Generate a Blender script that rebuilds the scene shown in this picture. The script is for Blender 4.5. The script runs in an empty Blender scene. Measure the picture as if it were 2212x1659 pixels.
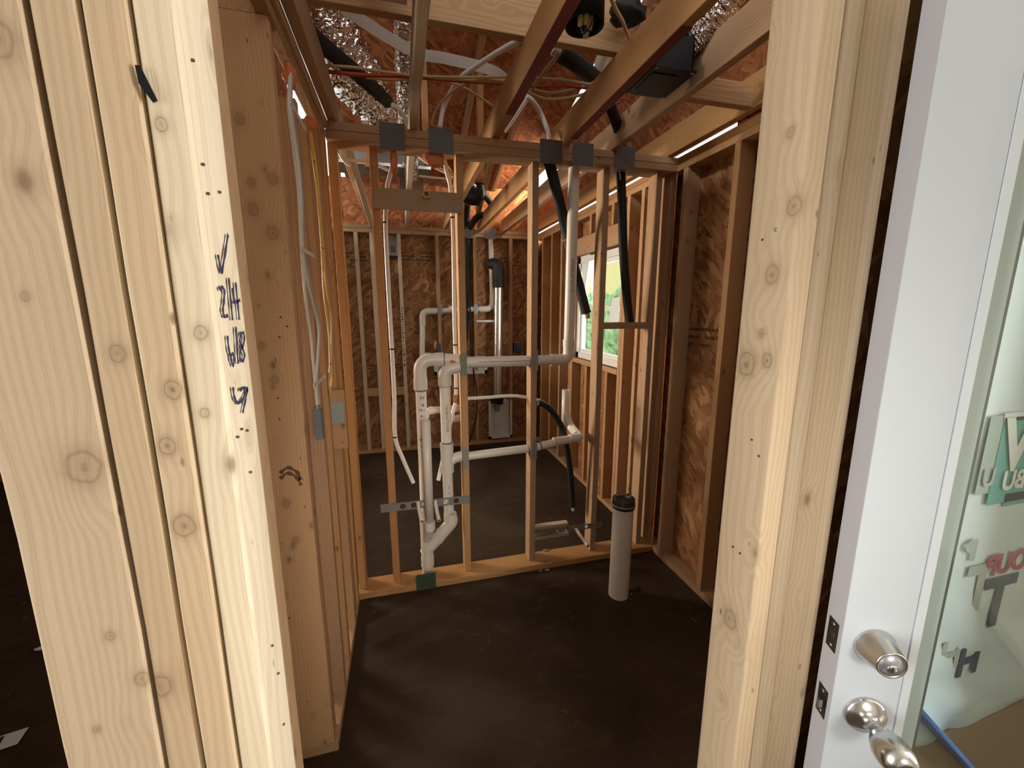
import bpy, bmesh, math, random
from math import sin, cos, pi, radians
from mathutils import Vector, Matrix, noise
random.seed(7)
SC = bpy.context.scene
COL = SC.collection
# ------------------------------------------------------------------ camera, world, lights, exposure
CH = 1.617
PITCH, YAW, FPX = radians(10.35), radians(14.85), 888.0
cd = bpy.data.cameras.new('camera'); cam = bpy.data.objects.new('camera', cd); COL.objects.link(cam)
cam.location = (0, 0, CH); cam.rotation_euler = (pi/2-PITCH, 0, -YAW)
cd.sensor_width = 36; cd.lens = FPX/2212*36; cd.clip_start = .02; cd.clip_end = 200
SC.camera = cam
w = bpy.data.worlds.new('sky'); SC.world = w; w.use_nodes = True
bgn = w.node_tree.nodes['Background']; bgn.inputs[0].default_value = (.93, .97, 1.0, 1); bgn.inputs[1].default_value = 2.6
def area(name, loc, target, sx, sy, power, col=(1, 1, 1)):
    l = bpy.data.lights.new(name, 'AREA'); l.shape = 'RECTANGLE'; l.size = sx; l.size_y = sy; l.energy = power; l.color = col
    o = bpy.data.objects.new(name, l); COL.objects.link(o); o.location = loc
    o.rotation_euler = (Vector(target)-Vector(loc)).to_track_quat('-Z', 'Y').to_euler(); return o
sun = bpy.data.lights.new('sun', 'SUN'); sun.energy = 2.4; sun.angle = radians(8); sun.color = (1, .93, .82)
so = bpy.data.objects.new('sun', sun); COL.objects.link(so)
so.rotation_euler = Vector((.75, .33, -.50)).to_track_quat('-Z', 'Y').to_euler()
# daylight at the right gable and the window; other area lamps are added fill
area('gable_daylight', (1.80, 4.30, 2.99), (.9, 4.85, 2.74), .50, .2, 60, (1, .86, .68))
area('side_room_fill', (-2.9, 4.1, 1.9), (.6, 2.4, 1.75), 1.0, 1.0, 88, (1, .82, .64)).data.spread = radians(80)  # added fill for the interior; the side room has no window
area('window_daylight', (1.80, 3.2, 1.65), (0, 3.0, 1.0), .8, .85, 22, (.97, .96, .88))
area('left_fill', (-2.3, .08, 1.5), (.56, .55, 1.2), .7, 1.8, 125, (1, .98, .95))  # added fill for the right jamb, no window stands here
area('right_fill', (3.2, -.47, 1.5), (-.2, .58, 1.2), .8, 1.9, 470, (1, .99, .96))  # added fill for the left reveal, without a window around it
area('front_fill', (.42, -1.3, 1.75), (.22, 2.3, .60), .5, .5, 4.6, (1, .93, .82)).data.spread = radians(42)  # fill lamp added behind the camera to brighten the partition and floor
area('attic_fill', (.5, .85, 3.3), (.7, 2.6, 1.0), 1.4, .5, 2, (1, .88, .70))  # added warm fill under the closed deck
SC.view_settings.view_transform = 'Standard'; SC.view_settings.look = 'None'
SC.view_settings.exposure = -0.95; SC.view_settings.gamma = 1; SC.view_settings.use_curve_mapping = False

# ------------------------------------------------------------------ measuring: a sight line of the photograph met with a real plane
_f = Vector((sin(YAW)*cos(PITCH), cos(YAW)*cos(PITCH), -sin(PITCH))); _r = Vector((cos(YAW), -sin(YAW), 0)); _d = _f.cross(_r)
def ray(px, py): return _f + _r*((px-1106)/FPX) + _d*((py-829.5)/FPX)
def pY(px, py, Y): r = ray(px, py); t = Y/r.y; return Vector((r.x*t, Y, CH+r.z*t))
def pX(px, py, X): r = ray(px, py); t = X/r.x; return Vector((X, r.y*t, CH+r.z*t))
def pZ(px, py, Z): r = ray(px, py); t = (Z-CH)/r.z; return Vector((r.x*t, r.y*t, Z))

# ------------------------------------------------------------------ materials
def new_mat(name):
    m = bpy.data.materials.new(name); m.use_nodes = True; nt = m.node_tree
    return m, nt, nt.nodes['Principled BSDF'], nt.nodes, nt.links
def ramp(nt, fac, stops):
    n = nt.nodes.new('ShaderNodeValToRGB'); e = n.color_ramp.elements
    while len(e) > 1: e.remove(e[0])
    e[0].position = stops[0][0]; e[0].color = (*stops[0][1], 1)
    for p, c in stops[1:]:
        q = e.new(p); q.color = (*c, 1)
    nt.links.new(fac, n.inputs[0]); return n
def mixc(nt, fac, a, b, mode='MIX'):
    n = nt.nodes.new('ShaderNodeMix'); n.data_type = 'RGBA'; n.blend_type = mode
    for s, v in ((n.inputs[0], fac), (n.inputs[6], a), (n.inputs[7], b)):
        if isinstance(v, (int, float)): s.default_value = v
        elif isinstance(v, tuple): s.default_value = (*v, 1)
        else: nt.links.new(v, s)
    return n.outputs[2]
def math_n(nt, op, a, b=None):
    n = nt.nodes.new('ShaderNodeMath'); n.operation = op
    for s, v in ((n.inputs[0], a), (n.inputs[1], b)):
        if v is None: continue
        if isinstance(v, (int, float)): s.default_value = v
        else: nt.links.new(v, s)
    return n.outputs[0]
def mapping(nt, vec, scale=(1, 1, 1), rot=(0, 0, 0), loc=None):
    n = nt.nodes.new('ShaderNodeMapping'); n.inputs['Scale'].default_value = scale; n.inputs['Rotation'].default_value = rot
    nt.links.new(vec, n.inputs['Vector'])
    if loc is not None: nt.links.new(loc, n.inputs['Location'])
    return n.outputs[0]
def noise_n(nt, vec, scale, detail=3, dist=0, rough=.5):
    n = nt.nodes.new('ShaderNodeTexNoise'); n.inputs['Scale'].default_value = scale; n.inputs['Detail'].default_value = detail
    n.inputs['Distortion'].default_value = dist; n.inputs['Roughness'].default_value = rough
    nt.links.new(vec, n.inputs['Vector']); return n
def wood(name, light, dark, knot=(.13, .06, .025), ring=.35, rough=.72, bump=.25, knots=()):
    m, nt, b, N, L = new_mat(name)
    tc = N.new('ShaderNodeTexCoord').outputs['Object']; oi = N.new('ShaderNodeObjectInfo').outputs['Random']
    cx = N.new('ShaderNodeCombineXYZ')
    L.new(math_n(nt, 'MULTIPLY_ADD', oi, 7.3), cx.inputs[2])
    L.new(math_n(nt, 'ADD', math_n(nt, 'MULTIPLY', oi, .11), .03), cx.inputs[0])
    L.new(math_n(nt, 'SUBTRACT', math_n(nt, 'MULTIPLY', math_n(nt, 'FRACT', math_n(nt, 'MULTIPLY', oi, 17.0)), .12), .06), cx.inputs[1])
    va = N.new('ShaderNodeVectorMath'); va.operation = 'ADD'; L.new(tc, va.inputs[0]); L.new(cx.outputs[0], va.inputs[1]); v = va.outputs[0]
    # knots
    vs = mapping(nt, v, (11, 11, 7)); vo = N.new('ShaderNodeTexVoronoi'); vo.inputs['Scale'].default_value = 1; L.new(vs, vo.inputs['Vector'])
    kn = ramp(nt, vo.outputs['Distance'], [(0, (1, 1, 1)), (.055, (.8, .8, .8)), (.10, (.25, .25, .25)), (.19, (0, 0, 0))])
    kf = ramp(nt, vo.outputs['Distance'], [(0, (1, 1, 1)), (.35, (0, 0, 0))])
    # warp for growth rings
    wz = mapping(nt, v, (5, 5, 1.1)); nw = noise_n(nt, wz, 1.6, 2)
    vm = N.new('ShaderNodeVectorMath'); vm.operation = 'MULTIPLY_ADD'
    L.new(nw.outputs['Color'], vm.inputs[0]); vm.inputs[1].default_value = (.05, .05, 0); L.new(mapping(nt, v, (1, 1, .02)), vm.inputs[2])
    vk = N.new('ShaderNodeVectorMath'); vk.operation = 'MULTIPLY_ADD'; L.new(kf.outputs[0], vk.inputs[0]); vk.inputs[1].default_value = (.018, .018, 0); L.new(vm.outputs[0], vk.inputs[2])
    KD = []; wsrc = vk.outputs[0]
    for (kx, ky, kz, kr) in knots:
        sb = N.new('ShaderNodeVectorMath'); sb.operation = 'SUBTRACT'; L.new(tc, sb.inputs[0]); sb.inputs[1].default_value = (kx, ky, kz)
        nd = noise_n(nt, tc, 60, 2); sc2 = N.new('ShaderNodeVectorMath'); sc2.operation = 'MULTIPLY_ADD'; L.new(nd.outputs['Color'], sc2.inputs[0]); sc2.inputs[1].default_value = (kr*.5,)*3; L.new(sb.outputs[0], sc2.inputs[2])
        mp_ = mapping(nt, sc2.outputs[0], (1/kr, 1/kr, .8/kr)); ln = N.new('ShaderNodeVectorMath'); ln.operation = 'LENGTH'; L.new(mp_, ln.inputs[0])
        dd_ = math_n(nt, 'MULTIPLY', ln.outputs['Value'], .25); KD.append(dd_)
        wf_ = ramp(nt, dd_, [(0, (1, 1, 1)), (.25, (.6, .6, .6)), (.9, (0, 0, 0))]); wa = N.new('ShaderNodeVectorMath'); wa.operation = 'MULTIPLY_ADD'
        L.new(wf_.outputs[0], wa.inputs[0]); wa.inputs[1].default_value = (kr*.9, kr*.9, 0); L.new(wsrc, wa.inputs[2]); wsrc = wa.outputs[0]
    wv = N.new('ShaderNodeTexWave'); wv.wave_type = 'RINGS'; wv.rings_direction = 'Z'; wv.inputs['Scale'].default_value = 34
    wv.inputs['Distortion'].default_value = 1.2; wv.inputs['Detail'].default_value = 2; wv.inputs['Detail Scale'].default_value = 1.5
    L.new(wsrc, wv.inputs['Vector'])
    rg = ramp(nt, wv.outputs['Fac'], [(0, (0, 0, 0)), (.55, (.15, .15, .15)), (.9, (1, 1, 1)), (1, (.5, .5, .5))])
    fb = noise_n(nt, mapping(nt, v, (260, 260, 5)), 1, 2); blotch = noise_n(nt, mapping(nt, v, (9, 9, 2)), 1, 3)
    c0 = mixc(nt, blotch.outputs['Fac'], light, tuple(.5*a+.5*d for a, d in zip(light, dark)))
    c1 = mixc(nt, math_n(nt, 'MULTIPLY', rg.outputs[0], ring), c0, dark)
    c2 = mixc(nt, math_n(nt, 'MULTIPLY', fb.outputs['Fac'], .28), c1, dark)
    # each board a slightly different tint
    hs = N.new('ShaderNodeHueSaturation'); L.new(c2, hs.inputs['Color'])
    L.new(math_n(nt, 'ADD', math_n(nt, 'MULTIPLY', math_n(nt, 'FRACT', math_n(nt, 'MULTIPLY', oi, 43.0)), .22), .90), hs.inputs['Value'])
    L.new(math_n(nt, 'ADD', math_n(nt, 'MULTIPLY', math_n(nt, 'FRACT', math_n(nt, 'MULTIPLY', oi, 91.0)), .25), .90), hs.inputs['Saturation'])
    c3 = mixc(nt, math_n(nt, 'MULTIPLY', kn.outputs[0], .8), hs.outputs[0], knot)
    # pin holes
    v2 = N.new('ShaderNodeTexVoronoi'); v2.inputs['Scale'].default_value = 1; L.new(mapping(nt, v, (22, 22, 9)), v2.inputs['Vector'])
    ph = ramp(nt, v2.outputs['Distance'], [(0, (1, 1, 1)), (.045, (.7, .7, .7)), (.075, (0, 0, 0))])
    c4 = mixc(nt, math_n(nt, 'MULTIPLY', ph.outputs[0], .75), c3, (.06, .03, .015))
    for dd_ in KD:
        kk = ramp(nt, dd_, [(0, (.85, .85, .85)), (.04, (.75, .75, .75)), (.09, (.35, .35, .35)), (.17, (.30, .30, .30)), (.215, (.62, .62, .62)), (.25, (.30, .30, .30)), (.36, (.10, .10, .10)), (.6, (0, 0, 0))])
        c4 = mixc(nt, kk.outputs[0], c4, (.15, .085, .04))
    L.new(c4, b.inputs['Base Color']); b.inputs['Roughness'].default_value = rough; b.inputs['Specular IOR Level'].default_value = .25
    bp = N.new('ShaderNodeBump'); bp.inputs['Strength'].default_value = bump; bp.inputs['Distance'].default_value = .002
    L.new(math_n(nt, 'ADD', math_n(nt, 'MULTIPLY', fb.outputs['Fac'], .7), math_n(nt, 'MULTIPLY', rg.outputs[0], -.4)), bp.inputs['Height'])
    L.new(bp.outputs[0], b.inputs['Normal']); return m
def osb_mat(name, tint=(1, 1, 1)):
    m, nt, b, N, L = new_mat(name)
    tc = N.new('ShaderNodeTexCoord').outputs['Object']
    wn = noise_n(nt, tc, 3.0, 2); vm = N.new('ShaderNodeVectorMath'); vm.operation = 'MULTIPLY_ADD'
    L.new(wn.outputs['Color'], vm.inputs[0]); vm.inputs[1].default_value = (.12, .12, .02); L.new(tc, vm.inputs[2])
    layers = []
    for k, (a, sx, sy) in enumerate(((.35, 7, 26), (-.9, 8, 30), (1.35, 7, 28), (2.4, 10, 42))):
        mp = mapping(nt, mapping(nt, vm.outputs[0], (1, 1, 1), (0, 0, a)), (sx, sy, 3)); vo = N.new('ShaderNodeTexVoronoi'); vo.inputs['Scale'].default_value = 1
        L.new(mp, vo.inputs['Vector']); sp = N.new('ShaderNodeSeparateColor'); L.new(vo.outputs['Color'], sp.inputs[0])
        layers.append((sp.outputs[0], sp.outputs[1], vo.outputs['Distance']))
    val = layers[0][0]; h = layers[0][2]
    for r, g, d in layers[1:]:
        sel = math_n(nt, 'GREATER_THAN', g, .55)
        mx = N.new('ShaderNodeMix'); L.new(sel, mx.inputs[0]); L.new(val, mx.inputs[2]); L.new(r, mx.inputs[3]); val = mx.outputs[0]
        mh = N.new('ShaderNodeMix'); L.new(sel, mh.inputs[0]); L.new(h, mh.inputs[2]); L.new(d, mh.inputs[3]); h = mh.outputs[0]
    T = lambda c: tuple(x*t for x, t in zip(c, tint))
    rp = ramp(nt, val, [(0, T((.19, .075, .028))), (.3, T((.29, .13, .052))), (.7, T((.37, .185, .08))), (1, T((.50, .29, .14)))])
    fine = noise_n(nt, mapping(nt, tc, (60, 60, 60)), 1, 4)
    c = mixc(nt, math_n(nt, 'MULTIPLY', fine.outputs['Fac'], .35), rp.outputs[0], T((.20, .09, .04)))
    L.new(c, b.inputs['Base Color']); b.inputs['Roughness'].default_value = .75; b.inputs['Specular IOR Level'].default_value = .25
    bp = N.new('ShaderNodeBump'); bp.inputs['Strength'].default_value = .6; bp.inputs['Distance'].default_value = .004
    L.new(math_n(nt, 'ADD', val, h), bp.inputs['Height']); L.new(bp.outputs[0], b.inputs['Normal']); return m
def plain(name, col, rough=.5, metal=0, bump=0, bscale=40, mottle=0, spec=.4):
    m, nt, b, N, L = new_mat(name)
    b.inputs['Roughness'].default_value = rough; b.inputs['Metallic'].default_value = metal; b.inputs['Specular IOR Level'].default_value = spec
    tc = N.new('ShaderNodeTexCoord').outputs['Object']; nn = noise_n(nt, tc, bscale, 4)
    c = mixc(nt, math_n(nt, 'MULTIPLY', nn.outputs['Fac'], mottle), col, tuple(x*.45 for x in col)); L.new(c, b.inputs['Base Color'])
    if bump:
        bp = N.new('ShaderNodeBump'); bp.inputs['Strength'].default_value = bump; bp.inputs['Distance'].default_value = .004
        L.new(nn.outputs['Fac'], bp.inputs['Height']); L.new(bp.outputs[0], b.inputs['Normal'])
    return m
def foil_mat(name, scale=26, col=(.66, .62, .58)):
    m, nt, b, N, L = new_mat(name); b.inputs['Metallic'].default_value = 1; b.inputs['Roughness'].default_value = .07
    b.inputs['Base Color'].default_value = (*col, 1)
    tc = N.new('ShaderNodeTexCoord').outputs['Object']
    n1 = noise_n(nt, tc, scale, 2.5, 1.6, .5); vo = N.new('ShaderNodeTexVoronoi'); vo.feature = 'DISTANCE_TO_EDGE'; vo.inputs['Scale'].default_value = scale*1.3
    L.new(n1.outputs['Color'], vo.inputs['Vector'])
    bp = N.new('ShaderNodeBump'); bp.inputs['Strength'].default_value = 1; bp.inputs['Distance'].default_value = .045
    L.new(n1.outputs['Fac'], bp.inputs['Height']); L.new(bp.outputs[0], b.inputs['Normal']); return m
def concrete(name):
    m, nt, b, N, L = new_mat(name)
    tc = N.new('ShaderNodeTexCoord').outputs['Object']
    n1 = noise_n(nt, tc, 1.1, 5, .6); n2 = noise_n(nt, mapping(nt, tc, (7, 22, 7)), 1, 6, .4, .6)
    r1 = ramp(nt, n1.outputs['Fac'], [(.3, (.032, .020, .012)), (.55, (.056, .037, .024)), (.75, (.085, .060, .042))])
    r2 = ramp(nt, n2.outputs['Fac'], [(.55, (0, 0, 0)), (.8, (1, 1, 1))])
    c = mixc(nt, math_n(nt, 'MULTIPLY', r2.outputs[0], .4), r1.outputs[0], (.12, .085, .058))
    # dusty scuff patches
    n3 = noise_n(nt, mapping(nt, tc, (30, 9, 1), (0, 0, .6)), 1, 5, .8, .7); r3 = ramp(nt, n3.outputs['Fac'], [(.61, (0, 0, 0)), (.75, (1, 1, 1))])
    n4 = noise_n(nt, tc, 1.9, 1); r4 = ramp(nt, n4.outputs['Fac'], [(.52, (0, 0, 0)), (.66, (1, 1, 1))])
    c = mixc(nt, math_n(nt, 'MULTIPLY', math_n(nt, 'MULTIPLY', r3.outputs[0], r4.outputs[0]), .8), c, (.30, .24, .17))
    L.new(c, b.inputs['Base Color']); b.inputs['Roughness'].default_value = .8; b.inputs['Specular IOR Level'].default_value = .12
    bp = N.new('ShaderNodeBump'); bp.inputs['Strength'].default_value = .2; bp.inputs['Distance'].default_value = .004
    L.new(n2.outputs['Fac'], bp.inputs['Height']); L.new(bp.outputs[0], b.inputs['Normal']); return m
PINE = wood('pale_pine', (.51, .41, .29), (.32, .22, .13), ring=.38)
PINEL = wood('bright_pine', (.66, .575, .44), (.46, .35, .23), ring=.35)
SPF = wood('framing_lumber', (.52, .335, .185), (.30, .155, .068), ring=.50)
BRW = wood('brown_knotty_lumber', (.64, .41, .225), (.42, .22, .10), ring=.35)
REDW = wood('reddish_lumber', (.52, .29, .15), (.30, .14, .065), ring=.4)
PALEW = wood('whitish_lumber', (.62, .52, .38), (.38, .28, .18), ring=.35)
OSB = osb_mat('osb'); OSBR = osb_mat('osb_roof', (1.12, .86, .78))
CONC = concrete('stained_concrete')
PVC = plain('white_pvc', (.72, .67, .60), .32, mottle=.12, bscale=14)
PVCD = plain('smudged_pvc', (.86, .80, .72), .42, mottle=.28, bscale=26)
PEX = plain('white_pex', (.74, .70, .66), .35)
PURPLE = plain('purple_primer', (.22, .13, .20), .5)
RUB = plain('black_foam_insulation', (.012, .012, .011), .62, bump=.2)
BLK = plain('black_plastic', (.007, .008, .010), .4, spec=.2)
DENT = plain('nail_dent', (.07, .045, .025), .9)
INK = plain('black_ink', (.035, .03, .04), .8)
MARK = plain('blue_black_marker', (.03, .035, .075), .7)
GALV = plain('galvanised_steel', (.33, .32, .30), .5, .55, mottle=.3, bscale=18)
GRYP = plain('grey_steel_plate', (.135, .132, .12), .6, .25, mottle=.15, bscale=30)
GRNP = plain('green_grey_plate', (.06, .085, .065), .6, .2, mottle=.3, bscale=25)
SAGE = plain('sage_grey_plate', (.20, .23, .17), .6, .2, mottle=.3, bscale=60)
BLUEP = plain('blue_grey_plate', (.30, .37, .40), .45, .5, mottle=.15, bscale=40)
FOIL = foil_mat('crumpled_foil', 7.5, (.78, .74, .70)); FOIL2 = foil_mat('ribbed_foil', 20, (.8, .74, .70))
DUCTM = plain('bright_duct_metal', (.75, .72, .68), .3, 1, bump=.4, bscale=30)
FOAM = plain('orange_foam', (.62, .21, .09), .6, bump=.8, bscale=60)
BUFF = plain('buff_board', (.36, .25, .145), .7, mottle=.15, bscale=8)
YEL = plain('yellow_cable', (.62, .42, .10), .4); TAN = plain('tan_cable', (.52, .38, .20), .45); WHC = plain('white_cable', (.68, .66, .60), .45)
REDC = plain('red_cable', (.42, .05, .02), .45); ORC = plain('orange_cable', (.5, .16, .04), .45)
STRAP = plain('white_webbing', (.70, .66, .60), .6)
REDP = plain('red_stain', (.22, .045, .035), .8, mottle=.4, bscale=20)
DOORP = plain('white_door_paint', (.54, .595, .665), .5, mottle=.05, bscale=5); DOORE = plain('primed_door_edge', (.43, .44, .49), .6, mottle=.05, bscale=5)
LITE = plain('lite_frame_white', (.58, .64, .69), .4); GASK = plain('dark_gasket', (.20, .21, .20), .6); SPCR = plain('glass_spacer', (.52, .60, .62), .4)
NICK = plain('satin_nickel', (.55, .56, .57), .24, 1); BRNZ = plain('dark_latch_plate', (.025, .018, .014), .3, .6); DKM = plain('keyway', (.04, .04, .045), .4, .5)
CYL = plain('cylinder_face', (.42, .44, .48), .35, .8)
BLUEF = plain('blue_foam_strip', (.05, .20, .62), .45); BLUEF.node_tree.nodes['Principled BSDF']
WBOX = plain('white_box_plastic', (.66, .63, .58), .4, mottle=.2, bscale=9); BRASS = plain('brass', (.5, .32, .14), .3, 1)
CBOX = plain('blue_electrical_box', (.03, .07, .13), .4); PAPER = plain('paper', (.7, .75, .85), .7)
VINYL = plain('white_vinyl', (.78, .80, .80), .35); DIRT = plain('pale_dirt', (.42, .36, .28), .9, bump=.5, mottle=.3, bscale=3)
NEIGH = plain('yellow_sheathing', (.95, .86, .42), .8, mottle=.1, bscale=6)
SLATE = plain('slate_print', (.05, .085, .14), .7); TEAL = plain('teal_print', (.10, .42, .38), .7); REDPR = plain('red_print', (.52, .06, .09), .7)
GHOSTG = plain('ghost_image_grey', (.44, .47, .44), .7); GHOSTT = plain('ghost_image_green', (.40, .52, .45), .7); WPR = plain('white_print', (.80, .84, .80), .7)  # grey and green ghosts paint the double image in the door glass
m, nt, b, N, L = new_mat('house_wrap'); tcw = N.new('ShaderNodeTexCoord').outputs['Object']
nn = noise_n(nt, mapping(nt, tcw, (1, 1, 1)), 3, 4, .8); rr = ramp(nt, nn.outputs['Fac'], [(.3, (.66, .77, .82)), (.7, (.76, .85, .89))])
L.new(rr.outputs[0], b.inputs['Base Color']); b.inputs['Roughness'].default_value = .55; WRAP = m
m, nt, b, N, L = new_mat('leaves'); tcw = N.new('ShaderNodeTexCoord').outputs['Object']; nn = noise_n(nt, tcw, 7, 5)
rr = ramp(nt, nn.outputs['Fac'], [(.35, (.16, .38, .12)), (.55, (.40, .72, .34)), (.75, (.72, .92, .60))]); L.new(rr.outputs[0], b.inputs['Base Color']); LEAF = m
def glass_mat(name, base, tint=(1, 1, 1)):
    m = bpy.data.materials.new(name); m.use_nodes = True; nt = m.node_tree; nt.nodes.clear(); N = nt.nodes; L = nt.links
    o = N.new('ShaderNodeOutputMaterial'); mx = N.new('ShaderNodeMixShader'); t = N.new('ShaderNodeBsdfTransparent'); g = N.new('ShaderNodeBsdfGlossy')
    g.inputs['Roughness'].default_value = .01; t.inputs[0].default_value = (*tint, 1); lw = N.new('ShaderNodeLayerWeight'); lw.inputs[0].default_value = .5
    f5 = math_n(nt, 'POWER', lw.outputs['Facing'], 4.0); L.new(math_n(nt, 'ADD', math_n(nt, 'MULTIPLY', f5, .9), base), mx.inputs[0])
    L.new(t.outputs[0], mx.inputs[1]); L.new(g.outputs[0], mx.inputs[2]); L.new(mx.outputs[0], o.inputs[0]); return m
GLASS = glass_mat('clear_glass', .03, (.97, .99, .98))

# ------------------------------------------------------------------ building helpers
def link(name, me, mat, parent=None, loc=(0, 0, 0)):
    if mat is not None and not me.materials: me.materials.append(mat)
    o = bpy.data.objects.new(name, me); COL.objects.link(o); o.location = loc
    if parent is not None: o.parent = parent
    return o
def tag(o, label=None, cat=None, group=None, kind=None):
    if label: o['label'] = label
    if cat: o['category'] = cat
    if group: o['group'] = group
    if kind: o['kind'] = kind
    return o
def thing(name, label, cat, loc=(0, 0, 0), rz=0, group=None, kind=None):
    o = bpy.data.objects.new(name, None); COL.objects.link(o); o.location = loc; o.rotation_euler = (0, 0, rz); o.empty_display_size = .05
    return tag(o, label, cat, group, kind)
def mesh(name, verts, faces, smooth=False):
    me = bpy.data.meshes.new(name); me.from_pydata([tuple(v) for v in verts], [], faces); me.validate()
    if smooth:
        for p in me.polygons: p.use_smooth = True
    me.update(); return me
class MB:
    def __init__(s): s.v = []; s.f = []; s.sm = []
    def add(s, v, f, sm=False):
        o = len(s.v); s.v += [Vector(x) for x in v]; s.f += [tuple(i+o for i in q) for q in f]; s.sm += [sm]*len(f); return s
    def box(s, lo, hi):
        x0, y0, z0 = lo; x1, y1, z1 = hi
        return s.add([(x0, y0, z0), (x1, y0, z0), (x1, y1, z0), (x0, y1, z0), (x0, y0, z1), (x1, y0, z1), (x1, y1, z1), (x0, y1, z1)],
                     [(0, 3, 2, 1), (4, 5, 6, 7), (0, 1, 5, 4), (1, 2, 6, 5), (2, 3, 7, 6), (3, 0, 4, 7)])
    def tube(s, pts, r, seg=16, caps=True, rfun=None, up=None):
        pts = [Vector(p) for p in pts]; n = len(pts); rs = r if isinstance(r, (list, tuple)) else [r]*n
        t0 = (pts[1]-pts[0]).normalized(); a = Vector((0, 0, 1)) if abs(t0.z) < .9 else Vector((1, 0, 0)); u = t0.cross(a).normalized()
        v = []; f = []
        for i, p in enumerate(pts):
            t = (pts[min(i+1, n-1)]-pts[max(i-1, 0)])
            if t.length < 1e-9: t = t0
            t.normalize(); u = (u-t*u.dot(t)).normalized(); w_ = t.cross(u)
            for k in range(seg):
                th = 2*pi*k/seg; q = rs[i]*(rfun(i, th) if rfun else 1); v.append(p+(u*cos(th)+w_*sin(th))*q)
        for i in range(n-1):
            for k in range(seg):
                k2 = (k+1) % seg; f.append((i*seg+k, i*seg+k2, (i+1)*seg+k2, (i+1)*seg+k))
        s.add(v, f, True)
        if caps:
            s.add([v[k] for k in range(seg)], [tuple(range(seg))[::-1]]); s.add([v[(n-1)*seg+k] for k in range(seg)], [tuple(range(seg))])
        return s
    def lathe(s, prof, base, axis, seg=32):
        axis = Vector(axis).normalized(); a = Vector((0, 0, 1)) if abs(axis.z) < .9 else Vector((1, 0, 0)); u = axis.cross(a).normalized(); w_ = axis.cross(u); base = Vector(base)
        v = []; f = []
        for (r, h) in prof:
            for k in range(seg):
                th = 2*pi*k/seg; v.append(base+axis*h+(u*cos(th)+w_*sin(th))*max(r, 1e-5))
        for i in range(len(prof)-1):
            for k in range(seg):
                k2 = (k+1) % seg; f.append((i*seg+k, (i+1)*seg+k, (i+1)*seg+k2, i*seg+k2))
        return s.add(v, f, True)
    def build(s, name, mat, parent=None, loc=(0, 0, 0), origin=None):
        vs = s.v
        if origin is not None: o = Vector(origin); vs = [x-o for x in vs]; loc = o
        me = bpy.data.meshes.new(name); me.from_pydata([tuple(x) for x in vs], [], s.f)
        me.polygons.foreach_set('use_smooth', s.sm); me.update(); return link(name, me, mat, parent, loc)
def smooth_path(P, n=8):
    P = [Vector(p) for p in P]; out = []
    for i in range(len(P)-1):
        a = P[max(i-1, 0)]; b_ = P[i]; c = P[i+1]; d = P[min(i+2, len(P)-1)]
        for k in range(n):
            t = k/n; out.append(.5*((2*b_)+(c-a)*t+(2*a-5*b_+4*c-d)*t*t+(3*b_-a-3*c+d)*t**3))
    out.append(P[-1]); return out
def bend(P, rad, n=7):          # polyline with rounded elbows
    P = [Vector(p) for p in P]; out = [P[0]]
    for i in range(1, len(P)-1):
        a = (P[i-1]-P[i]); c = (P[i+1]-P[i]); ra = min(rad, a.length*.49, c.length*.49); a.normalize(); c.normalize(); p0 = P[i]+a*ra; p2 = P[i]+c*ra
        for k in range(n+1):
            t = k/n; out.append(p0*(1-t)**2+P[i]*2*t*(1-t)+p2*t*t)
    out.append(P[-1]); return out
def lum(name, lo, hi, label=None, mat=None, cat='lumber', group=None, axis=None, parent=None, rad=.003, wob=.0012, kind=None, R=None, loc=None, category=True):
    """one length of sawn lumber with eased edges; its long axis is local Z"""
    lo = Vector(lo); hi = Vector(hi); d = hi-lo
    if axis is None: axis = max(range(3), key=lambda i: d[i])
    oth = [(1, 2), (2, 0), (0, 1)][axis]
    a, b2, Lg = d[oth[0]]/2, d[oth[1]]/2, d[axis]; rad = min(rad, a*.45, b2*.45)
    prof = []
    for sx, sy, t0 in ((1, 1, 0), (-1, 1, 90), (-1, -1, 180), (1, -1, 270)):
        for k in range(4):
            th = radians(t0+30*k); prof.append((sx*(a-rad)+rad*cos(th), sy*(b2-rad)+rad*sin(th)))
    n = max(2, int(Lg/.12)+1); sd = random.uniform(0, 900); v = []; f = []; m_ = len(prof)
    for i in range(n):
        z = -Lg/2+Lg*i/(n-1)
        dx = noise.noise(Vector((sd, 0, z*1.3)))*wob; dy = noise.noise(Vector((sd, 5, z*1.3)))*wob
        for j, (x, y) in enumerate(prof):
            e = noise.noise(Vector((sd+j//4*3, 9, z*6)))*wob*.5
            v.append((x+dx+e, y+dy+e, z))
    for i in range(n-1):
        for k in range(m_):
            k2 = (k+1) % m_; f.append((i*m_+k, i*m_+k2, (i+1)*m_+k2, (i+1)*m_+k))
    f.append(tuple(range(m_))[::-1]); f.append(tuple((n-1)*m_+k for k in range(m_)))
    me = mesh(name, v, f); o = link(name, me, mat or SPF, parent)
    ex = [Vector((0, 0, 0)) for _ in range(3)]
    ex[0][oth[0]] = 1; ex[1][oth[1]] = 1; ex[2][axis] = 1
    M = Matrix((ex[0], ex[1], ex[2])).transposed().to_4x4(); c = (lo+hi)/2 if loc is None else Vector(loc)
    o.matrix_local = Matrix.Translation(c) @ (R.to_4x4() if R else Matrix.Identity(4)) @ M
    if parent is None: tag(o, label, cat if category else None, group, kind)
    return o
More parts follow.
